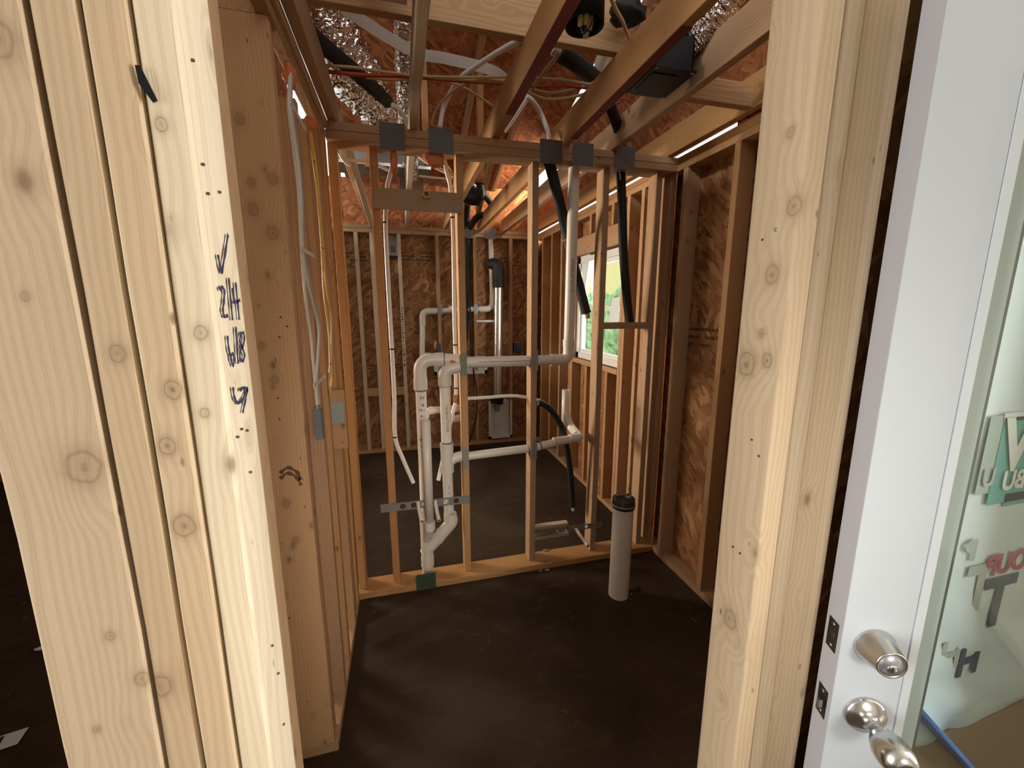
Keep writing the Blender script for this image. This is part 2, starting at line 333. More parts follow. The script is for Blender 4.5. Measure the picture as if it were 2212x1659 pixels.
def beam(name, a, b2, wd, ht, label, mat=None, cat='lumber', group=None, up=(0, 0, 1), parent=None):
    """lumber between two points, wd across, ht along 'up'"""
    a = Vector(a); b2 = Vector(b2); t = (b2-a).normalized(); s_ = t.cross(Vector(up)).normalized(); u = s_.cross(t)
    R = Matrix((s_, u, t)).transposed()
    Lg = (b2-a).length
    o = lum(name, (-wd/2, -ht/2, -Lg/2), (wd/2, ht/2, Lg/2), label, mat, cat, group, axis=2, parent=parent)
    o.matrix_local = Matrix.Translation((a+b2)/2) @ R.to_4x4(); return o
def panel(name, lo, hi, mat, thin, kind='structure', parent=None):
    """sheet: local XY is the sheet's plane"""
    lo = Vector(lo); hi = Vector(hi); d = hi-lo; oth = [(1, 2), (0, 2), (0, 1)][thin]
    me = MB().box((-d[oth[0]]/2, -d[oth[1]]/2, -d[thin]/2), (d[oth[0]]/2, d[oth[1]]/2, d[thin]/2)).build(name, mat, parent)
    ex = [Vector((0, 0, 0)) for _ in range(3)]; ex[0][oth[0]] = 1; ex[1][oth[1]] = 1; ex[2] = ex[0].cross(ex[1])
    me.matrix_local = Matrix.Translation((lo+hi)/2) @ Matrix((ex[0], ex[1], ex[2])).transposed().to_4x4()
    if kind and parent is None: me['kind'] = kind
    return me
def strokes(lines, nrm, wd):
    mb = MB(); nrm = Vector(nrm)
    for P in lines:
        P = [Vector(p) for p in P]
        P = smooth_path(P, 4) if len(P) > 2 else P
        v = []; n = len(P)
        for i, p in enumerate(P):
            t = (P[min(i+1, n-1)]-P[max(i-1, 0)]).normalized(); s_ = t.cross(nrm).normalized(); q = wd*(.75+.35*sin(i*1.7))
            v += [p+s_*q/2+nrm*.0004, p-s_*q/2+nrm*.0004, p+s_*q/2+nrm*.0012, p-s_*q/2+nrm*.0012]
        f = []
        for i in range(n-1):
            a = i*4; f += [(a+2, a+3, a+7, a+6), (a, a+4, a+5, a+1), (a, a+2, a+6, a+4), (a+1, a+5, a+7, a+3)]
        f += [(0, 1, 3, 2), (4*n-4, 4*n-2, 4*n-1, 4*n-3)]
        mb.add(v, f)
    return mb
BOLD = 0.0
def text_mesh(body, size):
    cu = bpy.data.curves.new('lettering', 'FONT'); cu.body = body; cu.size = size; cu.offset = size*BOLD; cu.align_x = 'CENTER'; cu.align_y = 'CENTER'; cu.resolution_u = 3
    o = bpy.data.objects.new('lettering', cu); me = bpy.data.meshes.new_from_object(o); bpy.data.objects.remove(o); bpy.data.curves.remove(cu)
    v = [x.co.copy() for x in me.vertices]; f = [tuple(p.vertices) for p in me.polygons]; bpy.data.meshes.remove(me); return v, f
def text_on(name, body, size, origin, ux, uz, mat, parent, off=.0008, bold=0):
    v, f = text_mesh(body, size); ux = Vector(ux); uz = Vector(uz); n = ux.cross(uz); o = Vector(origin)
    return MB().add([o+ux*x.x+uz*x.y+n*off for x in v], f).build(name, mat, parent)
def text_around(name, body, size, c, r, axis_up, face_dir, mat, parent):
    """text running down a vertical pipe and wrapped on it"""
    v, f = text_mesh(body, size); fd = Vector(face_dir).normalized(); sd = Vector((0, 0, 1)).cross(fd); c = Vector(c); out = []
    for x in v:
        th = x.y/r; out.append(c+(fd*cos(th)+sd*sin(th))*(r+.0007)+Vector((0, 0, -x.x)))
    return MB().add(out, f).build(name, mat, parent)
def blob(name, c, r, mat, sc=(1, 1, 1), amp=.35, fr=25, parent=None, sub=3):
    bm = bmesh.new(); bmesh.ops.create_icosphere(bm, subdivisions=sub, radius=1)
    for v in bm.verts:
        p = v.co.copy(); k = 1+amp*noise.noise(p*1.7+Vector(c)*fr)+amp*.4*noise.noise(p*4+Vector(c)*fr); v.co = Vector((p.x*sc[0], p.y*sc[1], p.z*sc[2]))*r*k
    me = bpy.data.meshes.new(name); bm.to_mesh(me); bm.free()
    for p in me.polygons: p.use_smooth = True
    return link(name, me, mat, parent, c)

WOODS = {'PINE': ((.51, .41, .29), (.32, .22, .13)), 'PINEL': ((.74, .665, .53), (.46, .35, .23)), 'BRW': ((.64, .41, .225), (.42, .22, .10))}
def knotty(o, key, pts):
    c_ = o.matrix_basis.translation; a_, b_ = WOODS[key]
    m_ = wood(key.lower()+'_with_knots', a_, b_, ring=.38, knots=[(*(Vector(p_)-c_), r_) for p_, r_ in pts]); o.data.materials.clear(); o.data.materials.append(m_)
def nails(o, P, mat, nm='nail_hole', r_=.0022, ax=0, sg=1):
    for p_ in P:
        d_ = Vector([sg if k == ax else 0 for k in range(3)])
        q_ = MB().lathe([(.0001, .0008), (r_*.8, .0008), (r_, -.001)], Vector(p_)+d_*.0012, d_, 10).build(nm, mat); q_.parent = o; q_.matrix_parent_inverse = o.matrix_basis.inverted()
H = 2.467; D = 2.213; D2 = 4.72; DS = D+.051; K_ = DS/D; XL = -.30; XR = 1.57
T = .038; W4 = .089
# ================================================================== SETTING
panel('floor', (-4.5, -2.42, -.12), (1.75, 5.1, 0), CONC, 2)
panel('wall_right', (XR+W4+.001, .59, .0), (XR+W4+.012, 4.81, 2.462), OSB, 0).name = 'wall_right'
bpy.data.objects.remove(bpy.data.objects['wall_right'])
xs0, xs1 = XR+W4+.001, XR+W4+.012
for k, (y0, y1, z0, z1) in enumerate(((.59, 2.80, 0, 2.462), (3.66, 4.82, 0, 2.462), (2.80, 3.66, 0, 1.165), (2.80, 3.66, 2.085, 2.462))):
    panel('wall_right', (xs0, y0, z0), (xs1, y1, z1), OSB, 0)
Y0_ = .50
def deckz(y): return 2.98+.28*(4.85-y)
def gable(y0, y1, z0, z1=None):
    ya, yb = y0, y1; za, zb = (deckz(ya)-.03, deckz(yb)-.03) if z1 is None else (z1, z1)
    cy, cz = (ya+yb)/2, z0; v = []
    for x in (0, .012): v += [(ya-cy, 0, x), (yb-cy, 0, x), (yb-cy, zb-cz, x), (ya-cy, za-cz, x)]
    o = link('wall_right', mesh('gable_sheet', v, [(0, 3, 2, 1), (4, 5, 6, 7), (0, 1, 5, 4), (1, 2, 6, 5), (2, 3, 7, 6), (3, 0, 4, 7)]), OSBR)
    o.matrix_world = Matrix.Translation((1.578, cy, cz)) @ Matrix(((0, 0, 1), (1, 0, 0), (0, 1, 0))).to_4x4(); o['kind'] = 'structure'
gable(.60, 1.64, 2.4705, 2.612); gable(1.79, 4.15, 2.492); gable(4.75, 5.0, 2.492); gable(4.15, 4.75, 2.492, 2.86); gable(.60, 1.79, 2.640); gable(1.641, 1.789, 2.4705, 2.60)
panel('wall_left', (-.525, .60, 2.495), (-.51, 2.55, 3.60), OSBR, 0)  # unseen attic panel added to cut skylight on the joists
panel('wall_left', (-.525, 4.10, 2.495), (-.51, 4.60, 3.10), OSBR, 0)  # far attic panel, likewise added to trim the skylight
panel('wall_back', (-3.0, D2+W4+.001, 0), (XR+W4+.012, D2+W4+.012, 2.46), OSB, 1)
panel('wall_back', (-3.0, D2+W4+.03, 2.50), (1.575, D2+W4+.042, 2.955), OSBR, 1)
v = []
for z in (0, .012): v += [(-.50, -.1, z), (1.50, -.1, z), (1.50, 4.9, z), (-.50, 4.9, z)]
dk = link('ceiling', mesh('roof_deck', v, [(0, 3, 2, 1), (4, 5, 6, 7), (0, 1, 5, 4), (1, 2, 6, 5), (2, 3, 7, 6), (3, 0, 4, 7)]), OSBR)
dk.location = (0, 5.3, deckz(5.3)+.012); dk.rotation_euler = (math.atan(.28), 0, pi); dk.location.x = 1.0; dk['kind'] = 'structure'
SHLDW = plain('pale_light_shield', (.55, .50, .42), .8, mottle=.2, bscale=4)  # for panels added out of view to block sky and bounce light
panel('wall_left', (-3.0, Y0_, 0), (-.56, Y0_+.089, 2.46), SHLDW, 1)  # unseen panel added to keep the left lamp off the side floor
panel('ceiling', (-4.5, .592, 2.47), (-.46, 2.95, 2.49), SHLDW, 2)  # lid added to hold the sky off the side room floor
panel('ceiling', (-4.5, 2.951, 2.48), (-.72, 4.80, 2.49), SHLDW, 2)  # second lid added against skylight, behind the first
panel('wall_right', (1.70, .13, 0), (1.72, .498, 2.39), SHLDW, 0)  # out-of-view panel added to block the right lamp from the wrap
panel('wall_right', (3.0, -2.4, 0), (3.02, -.95, 2.75), SHLDW, 0)  # unseen panel added to narrow the skylight from the right
panel('wall_rear_shield', (-3.0, -2.42, 0), (3.0, -2.40, 2.75), SHLDW, 1)  # unseen, added to close off the sky behind the camera
panel('ceiling', (-3.0, -2.4, 2.75), (3.0, .50, 2.77), SHLDW, 2)  # unseen cover added over the camera against open sky
panel('wall_left', (-3.02, -2.4, 0), (-3.0, .59, 2.75), SHLDW, 0)  # unseen, added to shut out sky on the camera's left
panel('wall_left', (-4.52, -.6, 0), (-4.5, 5.1, 2.47), OSB, 0)
panel('wall_back', (-4.5, D2+W4+.001, 0), (-3.0, D2+W4+.012, 2.46), OSB, 1)

# ================================================================== FRONT PARTITION (the one the camera looks through), lumber on the left
G1 = 'studs nailed together beside the doorway'
Y0 = .50
FLATB = lum('wall_stud', (-.391, Y0, 0), (-.3030, Y0+T, 2.391), 'pale pine stud turned flat, broadest of the boards at far left', PINE, 'stud', rad=.004, wob=.003)
xs = [-.3015, -.2635, -.2255, -.188]
labs = ['rough-faced pine stud edge right of the flat board at far left', 'smooth pine stud edge with round knots, middle of the left pack', 'pine stud at doorway edge carrying the hand written marker numbers']
for k in range(3):
    o = lum('wall_stud', (xs[k]+.0016, Y0, 0), (xs[k+1]-.0010, Y0+W4, 2.391), labs[k], (PINE, PINE, PINEL)[k], 'stud', G1, rad=.0062, wob=(.003, .003, .0014)[k])
    if k == 0: knotty(o, 'PINE', [(pY(365, 1470, Y0)+Vector((0, 0, 0)), .016)] if False else [(pY(352, 1478, Y0), .013), (pY(258, 760, Y0), .008)])
    if k == 1: knotty(o, 'PINE', [(pY(380, 836, Y0), .009), (pY(366, 958, Y0), .009), (pY(405, 1130, Y0), .0115)])
    if k == 2: written = o; knotty(o, 'PINEL', [(pY(444, 890, Y0), .005), (pY(436, 715, Y0), .007), (pY(352, 265, Y0), .006)])
knotty(FLATB, 'PINE', [(pY(190, 1000, Y0), .017), (pY(2, 75, Y0), .014), (pY(58, 638, Y0), .004), (pY(213, 1572, Y0), .004), (pY(240, 1372, Y0), .005), (pY(312, 1462, Y0), .008)])
nails(written, [pX(a_, b_, -.188) for a_, b_ in ((512, 944), (533, 930), (521, 927), (540, 1020), (587, 1395), (600, 1455), (612, 1565), (448, 418), (473, 415), (437, 355), (415, 130))], DENT, r_=.0017)
lum('trimmer_stud', (-.230, Y0+W4+.002, 0), (-.1915, Y0+W4+.040, 2.391), 'shaded trimmer board behind the marked pine stud', wood('shade_dark_lumber', (.30, .19, .10), (.18, .10, .05)), 'stud')  # this board's shade is put into its darker wood colour
# marker writing on the jamb stud: check, 2/4, 6/8, arrow
def mk(P): return [pX(x/2.91, 500+y/2.91, -.1868) for x, y in P]
ML = [[(1365, 145), (1376, 210), (1388, 262)], [(1388, 262), (1408, 150), (1428, 20)],
      [(1375, 365), (1390, 350), (1405, 372), (1402, 440), (1396, 500), (1408, 535), (1428, 528)], [(1433, 292), (1445, 430), (1457, 558)],
      [(1456, 355), (1466, 440), (1485, 442), (1503, 432)], [(1476, 320), (1488, 440), (1500, 555)],
      [(1425, 655), (1432, 730), (1447, 800), (1460, 842), (1466, 800), (1458, 768), (1445, 780)], [(1477, 600), (1484, 720), (1492, 832)],
      [(1530, 640), (1512, 640), (1503, 690), (1520, 735), (1533, 780), (1520, 815), (1503, 795), (1508, 745), (1528, 700), (1532, 650)],
      [(1460, 978), (1468, 1040), (1490, 1076), (1518, 1062), (1550, 990)], [(1503, 997), (1528, 985), (1552, 986)], [(1552, 986), (1538, 1060), (1522, 1138)]]
wr = strokes([mk(P) for P in ML], (1, 0, 0), .0042).build('marker_writing', MARK); wr.parent = written; wr.matrix_parent_inverse = written.matrix_basis.inverted(); wr['label'] = 'dark marker check mark, 2/4, 6/8 and arrow'
cr = []   # torn black splinter hole
hp = pY(315, 185, Y0-.0015)
sp = MB().add([hp+Vector(q) for q in [(-.006, 0, .016), (-.002, 0, .016), (.008, 0, -.012), (.004, 0, -.014), (-.005, 0, .001), (-.006, -.001, .016), (-.002, -.001, .016), (.008, -.001, -.012), (.004, -.001, -.014), (-.005, -.001, .001)]],
              [(0, 1, 2, 3, 4), (9, 8, 7, 6, 5), (0, 5, 6, 1), (1, 6, 7, 2), (2, 7, 8, 3), (3, 8, 9, 4), (4, 9, 5, 0)]).build('splinter_gouge', BLK); sp.parent = written; sp.matrix_parent_inverse = written.matrix_basis.inverted()
# right side of the doorway
XJ = .560
JMB = lum('wall_stud', (XJ, Y0, 0), (XJ+T, Y0+W4, 2.391), 'broad-faced pine jamb stud at right side of the doorway', PINE, 'stud', 'studs right of the doorway', rad=.004, wob=.002)
knotty(JMB, 'PINE', [(pX(1713, 440, XJ), .012), (pX(1705, 285, XJ), .007), (pX(1665, 588, XJ), .013), (pX(1645, 718, XJ), .006), (pX(1610, 780, XJ), .018), (pX(1573, 1330, XJ), .016), (pX(1655, 775, XJ), .010)])
nails(JMB, [pX(a_, b_, XJ) for a_, b_ in ((1648, 518), (1584, 1181), (1599, 1195), (1640, 985), (1625, 950))], DENT, sg=-1, r_=.0022); nails(JMB, [pX(1677, 496, XJ)], GALV, 'screw', .0038, 0, -1)
lum('wall_stud', (XJ+T+.0015, Y0+.002, 0), (XJ+2*T+.001, Y0+W4, 2.391), 'narrow pine stud nailed against the right jamb stud', PINE, 'stud', 'studs right of the doorway', rad=.004, wob=.002)
lum('wall_stud', (.640, Y0+.008, 0), (.728, Y0+.046, 2.391), 'shaded pine stud turned flat beside the white door edge', PINE, 'stud', rad=.008, wob=.002)
for k, x in enumerate((1.02, 1.42)):
    lum('wall_stud', (x, Y0+.014, 0), (x+T, Y0+W4, 2.391), ['stud behind the wrapped wall, near the door glass', 'stud behind the wrapped wall, beyond the door hinge'][k], SPF, 'stud')
lum('top_plate', (-.391, Y0, 2.392), (1.659, Y0+W4, 2.429), 'lower top plate above the doorway the camera looks through', SPF, 'plate')
lum('top_plate', (-.391, Y0, 2.430), (1.659, Y0+W4, 2.467), 'upper top plate above the doorway the camera looks through', SPF, 'plate')
lum('door_header', (-.186, Y0+.005, 2.20), (XJ-.002, Y0+.084, 2.391), 'header board over the doorway opening', SPF, 'header')

# ================================================================== LEFT SIDE WALL
lum('bottom_plate', (-.45, 1.385, 0), (XL, D+W4, T), 'bottom plate under the left wall studs and cables', SPF, 'plate', rad=.004)
BRO = lum('wall_stud', (-.452, 1.385, T+.001), (-.312, 1.423, 2.389), 'wide brown knotty board ending the left wall, curved stain near the middle', BRW, 'stud', axis=2, rad=.004, wob=.003)
knotty(BRO, 'BRW', [(pY(a_, b_, 1.385), r_) for a_, b_, r_ in ((592, 385, .013), (592, 500, .016), (549, 450, .014), (545, 392, .010), (566, 745, .009), (595, 818, .011), (590, 835, .006), (620, 1085, .012), (640, 1165, .010), (634, 1180, .008), (560, 660, .004), (520, 255, .012))])
nails(BRO, [pY(a_, b_, 1.385) for a_, b_ in ((606, 685), (620, 705), (604, 905), (570, 900), (600, 860), (625, 1335), (604, 728))], DENT, ax=1, sg=-1, r_=.003)
stain = []
for dy, a in ((0, 0), (.03, .0)):
    stain.append([pY(605+0, 1018+dy*400+4, 1.3845), pY(622, 1010+dy*400, 1.3845), pY(642, 1020+dy*400, 1.3845), pY(650, 1036+dy*400, 1.3845)])
so_ = strokes(stain, (0, -1, 0), .013).build('water_stain', plain('brown_stain', (.16, .085, .04), .8, mottle=.4), None); o = bpy.data.objects[[x.name for x in COL.objects if x.name.startswith('wall_stud')][-1]]
so_.parent = o; so_.matrix_parent_inverse = o.matrix_basis.inverted()
lum('wall_stud', (-.440, 1.4245, T+.001), (-.318, 1.462, 2.390), 'shadowed stud directly behind the wide brown board', SPF, 'stud', axis=2)
for a, b2, zt, lb in ((1.60, 1.638, 2.285, 'stud behind the white cable bundle on left wall'), (1.75, 1.788, 2.285, 'stud between the white and the yellow cables'),
                  (1.99, 2.028, 2.36, 'stud just right of the yellow cable pair'), (2.165, 2.203, 2.390, 'corner stud of left wall touching the plumbing wall')):
    lum('wall_stud', (-.389, a, T+.001), (XL, b2, zt), lb, SPF, 'stud', 'studs of the left side wall')
lum('wall_stud', (-.389, 2.075, T+.001), (-.306, 2.112, 2.390), 'second corner stud of left wall, slightly recessed', SPF, 'stud', 'studs of the left side wall')
lum('top_plate', (XL-.038, .592, 2.391), (XL, D-.001, 2.428), 'lower top plate running along the left side wall', SPF, 'plate', rad=.004)
lum('top_plate', (XL-.038, .592, 2.430), (-.288, D-.001, 2.467), 'upper top plate running along the left side wall', SPF, 'plate', rad=.004)
lum('header_board', (-.452, 1.386, 2.47), (-.312, 1.424, 2.75), 'short header board over the wide brown knotty stud', BRW, 'header', axis=2)
lum('plate_block', (-.452, 1.386, 2.391), (-.339, 1.424, 2.469), 'packing block between the wide brown stud and its header', BRW, 'block', axis=2)
# the pine nailer blocks with the blue-grey plate
blk = lum('nailer_block', (-.352, 1.935, .99), (-.2635, 1.9735, 1.262), 'short pine block with blue grey plate on the left wall', SPF, 'block', rad=.002)
p0, p1 = pY(713, 869, 1.932), pY(745, 914, 1.932)
q = MB().box((p0.x, 1.9285, p1.z), (p1.x, 1.934, p0.z)).build('cover_plate', BLUEP); q.parent = blk; q.matrix_parent_inverse = blk.matrix_basis.inverted(); q['label'] = 'blue grey metal plate'
# switch box end under the white cables
c = pX(690, 915, -.290)
t = thing('electrical_box', 'grey electrical box at the end of white cables on left wall', 'electrical box', c)
MB().box((-.012, -.018, -.052), (.010, .020, .050)).build('box_body', plain('grey_box', (.16, .19, .22), .5), t)
MB().tube([(-.002, 0, .048), (-.002, 0, .066)], .008).build('cable_collar', GALV, t)

# ================================================================== PLUMBING WALL
lum('bottom_plate', (XL, D, 0), (XR, D+.140, T), 'bottom plate of the plumbing wall on the dark concrete', SPF, 'plate', rad=.004)
lum('top_plate', (XL, D, 2.391), (XR, D+.140, 2.4285), 'lower top plate of the plumbing wall, behind the grey plates', SPF, 'plate', rad=.004)
lum('top_plate', (XL, D, 2.4295), (XR, D+.140, H), 'upper top plate of the plumbing wall, behind the grey plates', SPF, 'plate', rad=.004)
GP = 'studs of the plumbing wall'
zb, zt = T+.0005, 2.3905
for a, lb, mt in ((-.298, 'left corner stud of the plumbing wall', SPF), (-.115, 'reddish stud left of the white drain stack', REDW), (.297, 'orange-brown stud that the upper drain pipe passes through first', SPF),
              (.698, 'stud in the middle of the plumbing wall between both strap plates', SPF), (.6585, 'backing stud doubled behind the middle plumbing stud', SPF), (1.108, 'stud between the white riser and the right black insulated line', SPF),
              (1.44, 'inner stud at the right corner of the plumbing wall', SPF), (1.531, 'outer stud at the right corner of the plumbing wall', SPF)):
    if a == .6585: continue
    a *= K_
    lum('wall_stud', (a, DS, zb), (a+T, DS+W4, zt), lb, mt, 'stud', GP, rad=.004, wob=.003)
lum('backing_board', (-.080, D-.001, 2.098), (.315, D+.004, 2.190), None, BUFF, axis=0).name = 'tmp'
bpy.data.objects.remove(bpy.data.objects['tmp'])
bb = lum('backing_board', (-.110, DS-.014, 2.106), (.325, DS-.001, 2.203), 'tan backing board nailed high between two plumbing wall studs', BUFF, 'board', axis=0, rad=.001)
# yellow tape loop on it
tl = thing('tape_roll', 'small loop of yellow tape hanging on the tan backing board', 'tape', pY(921, 420, DS-.03))
MB().lathe([(.013, -.009), (.0185, -.009), (.0185, .009), (.013, .009), (.013, -.009)], (0, 0, 0), (0, 1, 0), 20).build('tape_loop', plain('yellow_tape', (.62, .50, .18), .5), tl)
MB().box((-.006, .010, -.034), (.006, .0155, -.012)).build('tape_tail', plain('tape_tail', (.50, .40, .2), .6), tl)
zz = (pY(1305, 697, DS).z+pY(1305, 711, DS).z)/2
lum('blocking', (1.172, DS+.001, zz-.019), (1.471, DS+.088, zz+.019), 'horizontal block carrying the end of right black insulated line', SPF, 'block', axis=0, rad=.003)
# grey protection plates on the top plates
for k, (a, b_, c_, d_, lb) in enumerate(((818, 262, 876, 327, 'largest grey plate, leftmost on the plumbing wall top plate'), (925, 275, 980, 335, 'grey plate above the orange foam and yellow cable, second from left'),
        (1167, 299, 1214, 356, 'grey plate above the slanting black insulated line'), (1237, 306, 1281, 361, 'grey plate above the white vent riser'), (1328, 313, 1370, 368, 'grey plate over the right black insulated line, rightmost'))):
    p0 = pY(a, b_, D-.002); p1 = pY(c_, d_, D-.002)
    o = MB().box((-(p1.x-p0.x)/2, -.0012, -(p0.z-p1.z)/2), ((p1.x-p0.x)/2, .0008, (p0.z-p1.z)/2)).build('protection_plate', GRYP, None, ((p0.x+p1.x)/2, D-.0015, (p0.z+p1.z)/2))
    tag(o, lb, 'metal plate', 'grey plates on the top plate')
p0, p1 = pY(897, 1231, D-.002), pY(943, 1272, D-.002)
tag(MB().box((-.056, -.0012, -.05), (.056, .0008, .05)).build('protection_plate', GRNP, None, ((p0.x+p1.x)/2, D-.0025, .0515)), 'dark green plate on bottom plate under the drain stack', 'metal plate')
for k, (px, ya, yb, mt, lb, nw) in enumerate(((1001, 763, 811, SAGE, 'greenish nail plate where upper pipe enters the orange-brown stud', .036), (1157, 757, 802, GALV, 'galvanised nail plate where upper pipe crosses the middle stud', .032),
        (1005, 968, 1012, GALV, 'galvanised nail plate beside the tee of the lower pipe', .032), (1155, 950, 992, GALV, 'galvanised nail plate where lower pipe crosses the middle stud', .030))):
    p0 = pY(px, ya, DS-.002); p1 = pY(px, yb, DS-.002); hh = (p0.z-p1.z)/2
    mb = MB().box((-nw/2, -.0012, -hh), (nw/2, .0008, hh))
    for sx in (-.3, 0, .3):
        for sz in (-1, 1): mb.add([(sx*nw-.003, -.0012, sz*hh), (sx*nw+.003, -.0012, sz*hh), (sx*nw, -.0012, sz*(hh+.005)), (sx*nw-.003, .0005, sz*hh), (sx*nw+.003, .0005, sz*hh), (sx*nw, .0005, sz*(hh+.005))], [(0, 1, 2), (5, 4, 3), (0, 3, 4, 1), (1, 4, 5, 2), (2, 5, 3, 0)])
    tag(mb.build('nail_plate', mt, None, ((p0.x), DS-.0025, (p0.z+p1.z)/2)), lb, 'metal plate', 'nail plates on the pipe studs')
# orange foam hanging under two plates and at the left wall cable holes
for (px, py, yy, sc, r, lb) in ((851, 350, D+.03, (.55, .5, 2.2), .030, 'orange foam drip below the largest grey plate'), (938, 345, D+.03, (1.3, .6, 1.0), .036, 'ragged orange foam below the second grey plate'),
                            (627, 165, 1.56, (.7, .7, 1.3), .026, 'orange foam blob at the white cable hole'), (672, 268, 1.865, (1, .8, .9), .026, 'round orange foam blob above the yellow cables')):
    cc = pY(px, py, yy); tag(blob('foam_blob', cc, r, FOAM, sc, .5), lb, 'foam', 'orange foam at cable holes')
cc = pY(853, 372, D+.03); 

# ---- drain, waste and vent piping (glued up: one thing)
YP = 2.308
ds = thing('drain_stack', 'white PVC drain and vent piping with twin vertical stacks and upper crossing pipe', 'pipe', (.083, YP, T))
BASE = Vector((.083, YP, T))
def rel(P): return [Vector(p)-BASE for p in P]
def hub(name, a, b2, r, mat=PVC, parent=None, rim=.0): return MB().tube(rel([a, b2]), r, 28).build(name, mat, parent or ds)
sL, sR = .085, .218
o = MB().tube(rel([(sL, YP, 0.3929), (sL, YP, 1.2264)]), .030, 32).build('stack_pipe', PVCD, ds); o['label'] = 'left stack pipe with black scribbles'
e = bend([(sL, YP, 1.1906), (sL, YP, 1.3389), (0.2199, YP+.008, 1.3389)], .10, 12)
MB().tube(rel(e), .036, 32).build('long_elbow', PVC, ds)
MB().tube(rel([(sL, YP, 1.1752), (sL, YP, 1.2345)]), .0385, 32).build('elbow_hub', PVC, ds)
MB().tube(rel([(0.1687, YP+.008, 1.3389), (0.2147, YP+.008, 1.3389)]), .0385, 32).build('elbow_hub', PVC, ds)
MB().tube(rel([(sL, YP, 1.1660), (sL, YP, 1.1757)]), .0315, 32).build('primer_ring', PURPLE, ds)
MB().tube(rel([(0.2147, YP+.008, 1.3389), (0.2204, YP+.008, 1.3389)]), .0380, 32).build('primer_ring', PURPLE, ds)
MB().tube(rel([(0.2199, YP+.008, 1.3368), (0.3170, YP+.006, 1.3266)]), .0365, 32).build('crossing_pipe', PVC, ds)
bl = blob('foam_dab', pY(978, 781, 2.262)-BASE, .011, FOAM, (1.4, .3, .8), .3, parent=ds, sub=2); bl['label'] = 'orange paint dab on pipe'
o = MB().tube(rel([(sR, YP-.012, 0.8122), (sR, YP-.012, 1.2264)]), .030, 32).build('stack_pipe', PVCD, ds)
e = bend([(sR, YP-.012, 1.1906), (sR, YP-.014, 1.2847), (0.3170, YP-.012, 1.2979)], .055, 10)
MB().tube(rel(e), .0345, 32).build('tee_elbow', PVC, ds)
MB().tube(rel([(sR, YP-.012, 1.1957), (sR, YP-.012, 1.2478)]), .0375, 32).build('elbow_hub', PVC, ds)
MB().tube(rel([(sR, YP-.012, 1.1865), (sR, YP-.012, 1.1962)]), .0315, 32).build('primer_ring', PURPLE, ds)
text_around('pipe_print', 'CHARLOTTE PIPE', .020, Vector((sR, YP-.012, 1.0065))-BASE, .030, None, (.1, -1, 0), INK, ds)
# scribbles on the left stack
sc = []
for k in range(9):
    z0 = 1.13-.035*k+random.uniform(-.01, .01); th0 = random.uniform(-.7, .3); P = []
    for q in range(7):
        th = th0+.8*noise.noise(Vector((k*3, q*.6, 1)))+.12*q*(.4 if k % 2 else 1); z = z0+.02*noise.noise(Vector((k*5, q*.7, 7)))+.006*sin(q*1.8)
        P.append(Vector((sL+.0303*sin(th), YP-.0303*cos(th), z)))
    sc.append(P)
for P in sc:
    s1 = strokes([P], (0, -1, 0), .003); s1.v = rel(s1.v); s1.build('scribble', INK, ds)
# tee and lower drop of the right stack
MB().tube(rel([(sR, YP-.012, 0.7100), (sR, YP-.012, 0.8276)]), .0365, 32).build('tee_body', PVC, ds)
MB().tube(rel([(sR, YP-.012, 0.6793), (sR, YP-.012, 0.7253)]), .0385, 32).build('tee_hub', PVC, ds)
MB().tube(rel([(sR, YP-.012, 0.8143), (sR, YP-.012, 0.8552)]), .0385, 32).build('tee_hub', PVC, ds)
MB().tube(rel([(sR, YP-.012, 0.8552), (sR, YP-.012, 0.8633)]), .0315, 32).build('primer_ring', PURPLE, ds)
MB().tube(rel(bend([(sR, YP-.012, 0.7253), (0.2556, YP-.008, 0.7590), (0.3068, YP, 0.7621)], .03, 6)), .030, 28).build('tee_branch', PVC, ds)
pA = Vector((0.2264, YP-.012, 0.3862)); pB = pY(976, 1122, YP-.012); pC = pY(948, 1160, YP-.006); pD = pY(926, 1185, YP)
MB().tube(rel([(sR, YP-.012, 0.6997), (0.2204, YP-.012, 0.4287)]), .030, 32).build('stack_pipe', PVC, ds)
text_around('pipe_print', 'PVC 1120', .013, Vector((0.2199, YP-.012, 0.5770))-BASE, .030, None, (.05, -1, 0), INK, ds)
MB().tube(rel(bend([pA+Vector((0, 0, .02)), pB+Vector((.004, 0, -.012)), pC], .06, 8)), .0365, 32).build('bend_fitting', PVC, ds)
MB().tube(rel([pA+Vector((0, 0, .03)), pA+Vector((0, 0, -.015))]), .0385, 32).build('bend_hub', PVC, ds)
MB().tube(rel([pC+(pB-pC)*.25, pC+(pC-pB)*.15]), .0385, 32).build('wye_hub', PVC, ds)
MB().tube(rel([pC+(pC-pB)*.1, pD, pD+(pD-pC)*.4]), .034, 32).build('wye_branch', PVC, ds)
MB().tube(rel([(sL, YP, 0.1475), (sL, YP, 0.4032)]), [.0365, .0365], 32).build('wye_body', PVC, ds)
MB().tube(rel([(sL, YP, 0.3674), (sL, YP, 0.4083)]), .0385, 32).build('wye_hub', PVC, ds)
MB().tube(rel([(sL-.001, YP, 0.0913), (sL, YP, 0.1526)]), .0385, 32).build('coupling', PVC, ds)
MB().tube(rel([(sL-.001, YP, 0.0385), (sL-.001, YP, 0.1168)]), .0335, 32).build('stub_pipe', PVC, ds)
